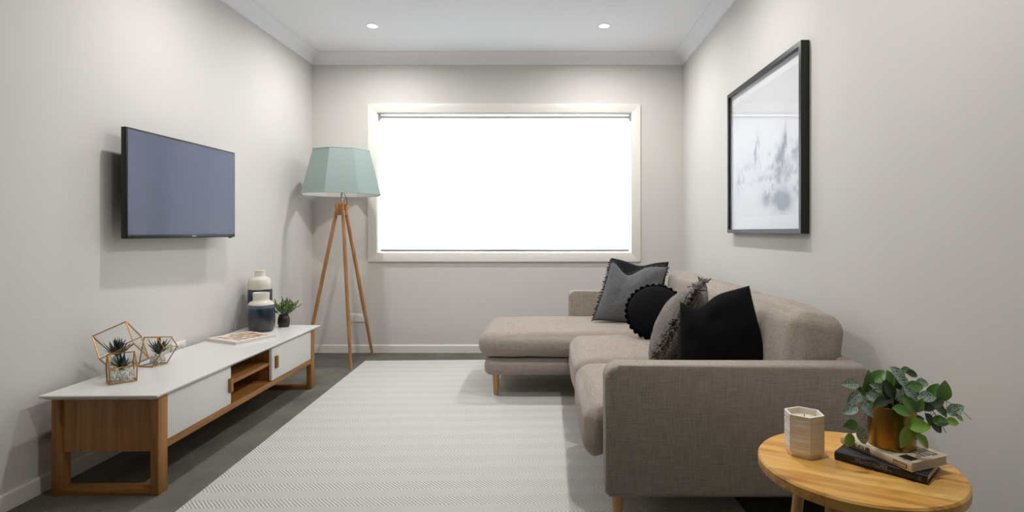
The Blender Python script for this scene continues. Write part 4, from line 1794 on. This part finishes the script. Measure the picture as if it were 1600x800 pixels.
# sprays: stem end and leaves as (centre px, centre py, depth, heading in degrees, tilt towards camera, size, kind)
SPR = [
    ((1348, 655, 1.37), STEM, [(1330, 600, 1.40, 180, .2, 1.0, 'v'), (1335, 622, 1.37, 215, .3, 1.0, 'v'), (1329, 640, 1.35, 200, .3, .95, 'v'), (1356, 640, 1.36, -40, .5, 1.05, 'v'), (1330, 664, 1.35, 190, .3, .9, 'g'), (1348, 681, 1.345, -75, .4, 1.05, 'v'), (1327, 688, 1.35, 250, .3, .85, 'b')]),
    ((1372, 590, 1.41), STEM, [(1357, 596, 1.40, 75, .2, 1.25, 'g'), (1372, 588, 1.43, 50, .1, 1.15, 'g'), (1371, 606, 1.39, 140, .4, .9, 'v'), (1350, 612, 1.42, 150, .2, .9, 'd')]),
    ((1400, 585, 1.42), STEM, [(1406, 589, 1.39, -50, .5, 1.45, 'v'), (1392, 592, 1.44, 110, .1, 1.0, 'g'), (1416, 578, 1.47, 15, .1, .7, 'g'), (1426, 584, 1.46, -12, .1, .8, 'd'), (1388, 610, 1.40, 100, .2, 1.2, 'd')]),
    ((1432, 605, 1.42), STEM, [(1430, 604, 1.44, 10, .3, 1.1, 'g'), (1442, 598, 1.47, 5, .1, .9, 'v'), (1425, 618, 1.37, -50, .4, 1.15, 'v'), (1449, 620, 1.38, 10, .4, 1.05, 'v'), (1406, 618, 1.36, -80, .5, .75, 'v'), (1392, 612, 1.36, -60, .4, 1.0, 'd')]),
    ((1470, 625, 1.44), DSTEM, [(1459, 611, 1.46, 60, .1, 1.15, 'g'), (1475, 612, 1.44, 80, .2, 1.3, 'g'), (1460, 630, 1.40, 20, .5, 1.1, 'd'), (1470, 640, 1.42, -40, .4, 1.15, 'd'), (1449, 636, 1.38, 0, .5, .9, 'd')]),
    ((1518, 656, 1.46), STEM, [(1493, 640, 1.45, 35, .3, 1.15, 'v'), (1470, 658, 1.43, 0, .4, 1.05, 'g'), (1489, 659, 1.43, -10, .3, .8, 'b'), (1500, 653, 1.46, -20, .2, .6, 'b')]),
    ((1478, 676, 1.45), DSTEM, [(1452, 656, 1.43, -60, .2, .9, 'd'), (1464, 667, 1.44, -35, .3, 1.0, 'd'), (1434, 655, 1.41, 10, .3, .8, 'd')]),
    ((1428, 676, 1.325), STEM, [(1436, 665, 1.32, 0, .5, 1.25, 'b'), (1414, 684, 1.32, -100, .3, 1.25, 'b'), (1443, 690, 1.31, -40, .3, 1.0, 'b'), (1430, 676, 1.325, -80, .3, .9, 'b'), (1410, 642, 1.33, -10, .4, 1.05, 'g'), (1422, 632, 1.34, -45, .5, 1.1, 'g'), (1436, 634, 1.35, 60, .3, .9, 'g')]),
    ((1360, 612, 1.38), STEM, [(1366, 622, 1.37, -20, .5, .9, 'v'), (1376, 628, 1.36, 190, .5, .9, 'd'), (1362, 630, 1.38, 200, .4, .8, 'g')]),
    ((1400, 600, 1.48), DSTEM, [(1385, 605, 1.47, 120, -.2, 1.2, 'd'), (1410, 600, 1.48, 60, -.2, 1.2, 'd'), (1425, 612, 1.46, 20, .0, 1.2, 'd'), (1372, 612, 1.46, 160, .0, 1.1, 'd'), (1398, 600, 1.45, 90, .3, 1.2, 'd'), (1415, 624, 1.41, 0, .4, 1.1, 'd'), (1384, 622, 1.41, 180, .4, 1.1, 'd')]),
]
rl_ = random.Random(31)
for end, smat, leaves in SPR:
    e = P3(*end)
    a0 = Vector((e.x * .22, e.y * .22, .078))
    mid = Vector((e.x * .55, e.y * .55, max(e.z, PH) * .5 + .085 + .012))
    pts = []
    for k in range(9):
        s = k / 8
        pts.append(a0 * (1 - s) ** 2 + mid * 2 * s * (1 - s) + e * s * s)
    bm = new_bm()
    add_tube(bm, pts, [.0014 - .0006 * k / 8 for k in range(9)], 6)
    for lf in leaves:                                   # leaf stalks
        c_ = P3(*lf[:3])
        h = math.radians(lf[3])
        d = Vector((math.cos(h), -lf[4], math.sin(h))).normalized()
        st = c_ - d * .021 * lf[5]
        near = min(pts, key=lambda p: (p - st).length)
        if (near - st).length > .003:
            add_tube(bm, [near, near.lerp(st, .5) + Vector((0, 0, .003)), st], [.0008, .0007, .0006], 5)
    stem = obj('stem', bm, smat, plant, smooth=True)
    for px, py, z, hd, tl, sz, kd in leaves:
        h = math.radians(hd + rl_.uniform(-6, 6))
        d = Vector((math.cos(h), -tl * .8, math.sin(h))).normalized()
        nrm = Vector((rl_.uniform(-.35, .35), -.85, .55)).normalized()
        x = d.cross(nrm).normalized()
        o = share('leaf', LMESH[kd], stem)
        o.matrix_basis = Matrix.Translation(P3(px, py, z) - d * .021 * sz) @ frame_matrix((0, 0, 0), x, d) @ Matrix.Scale(sz, 4)
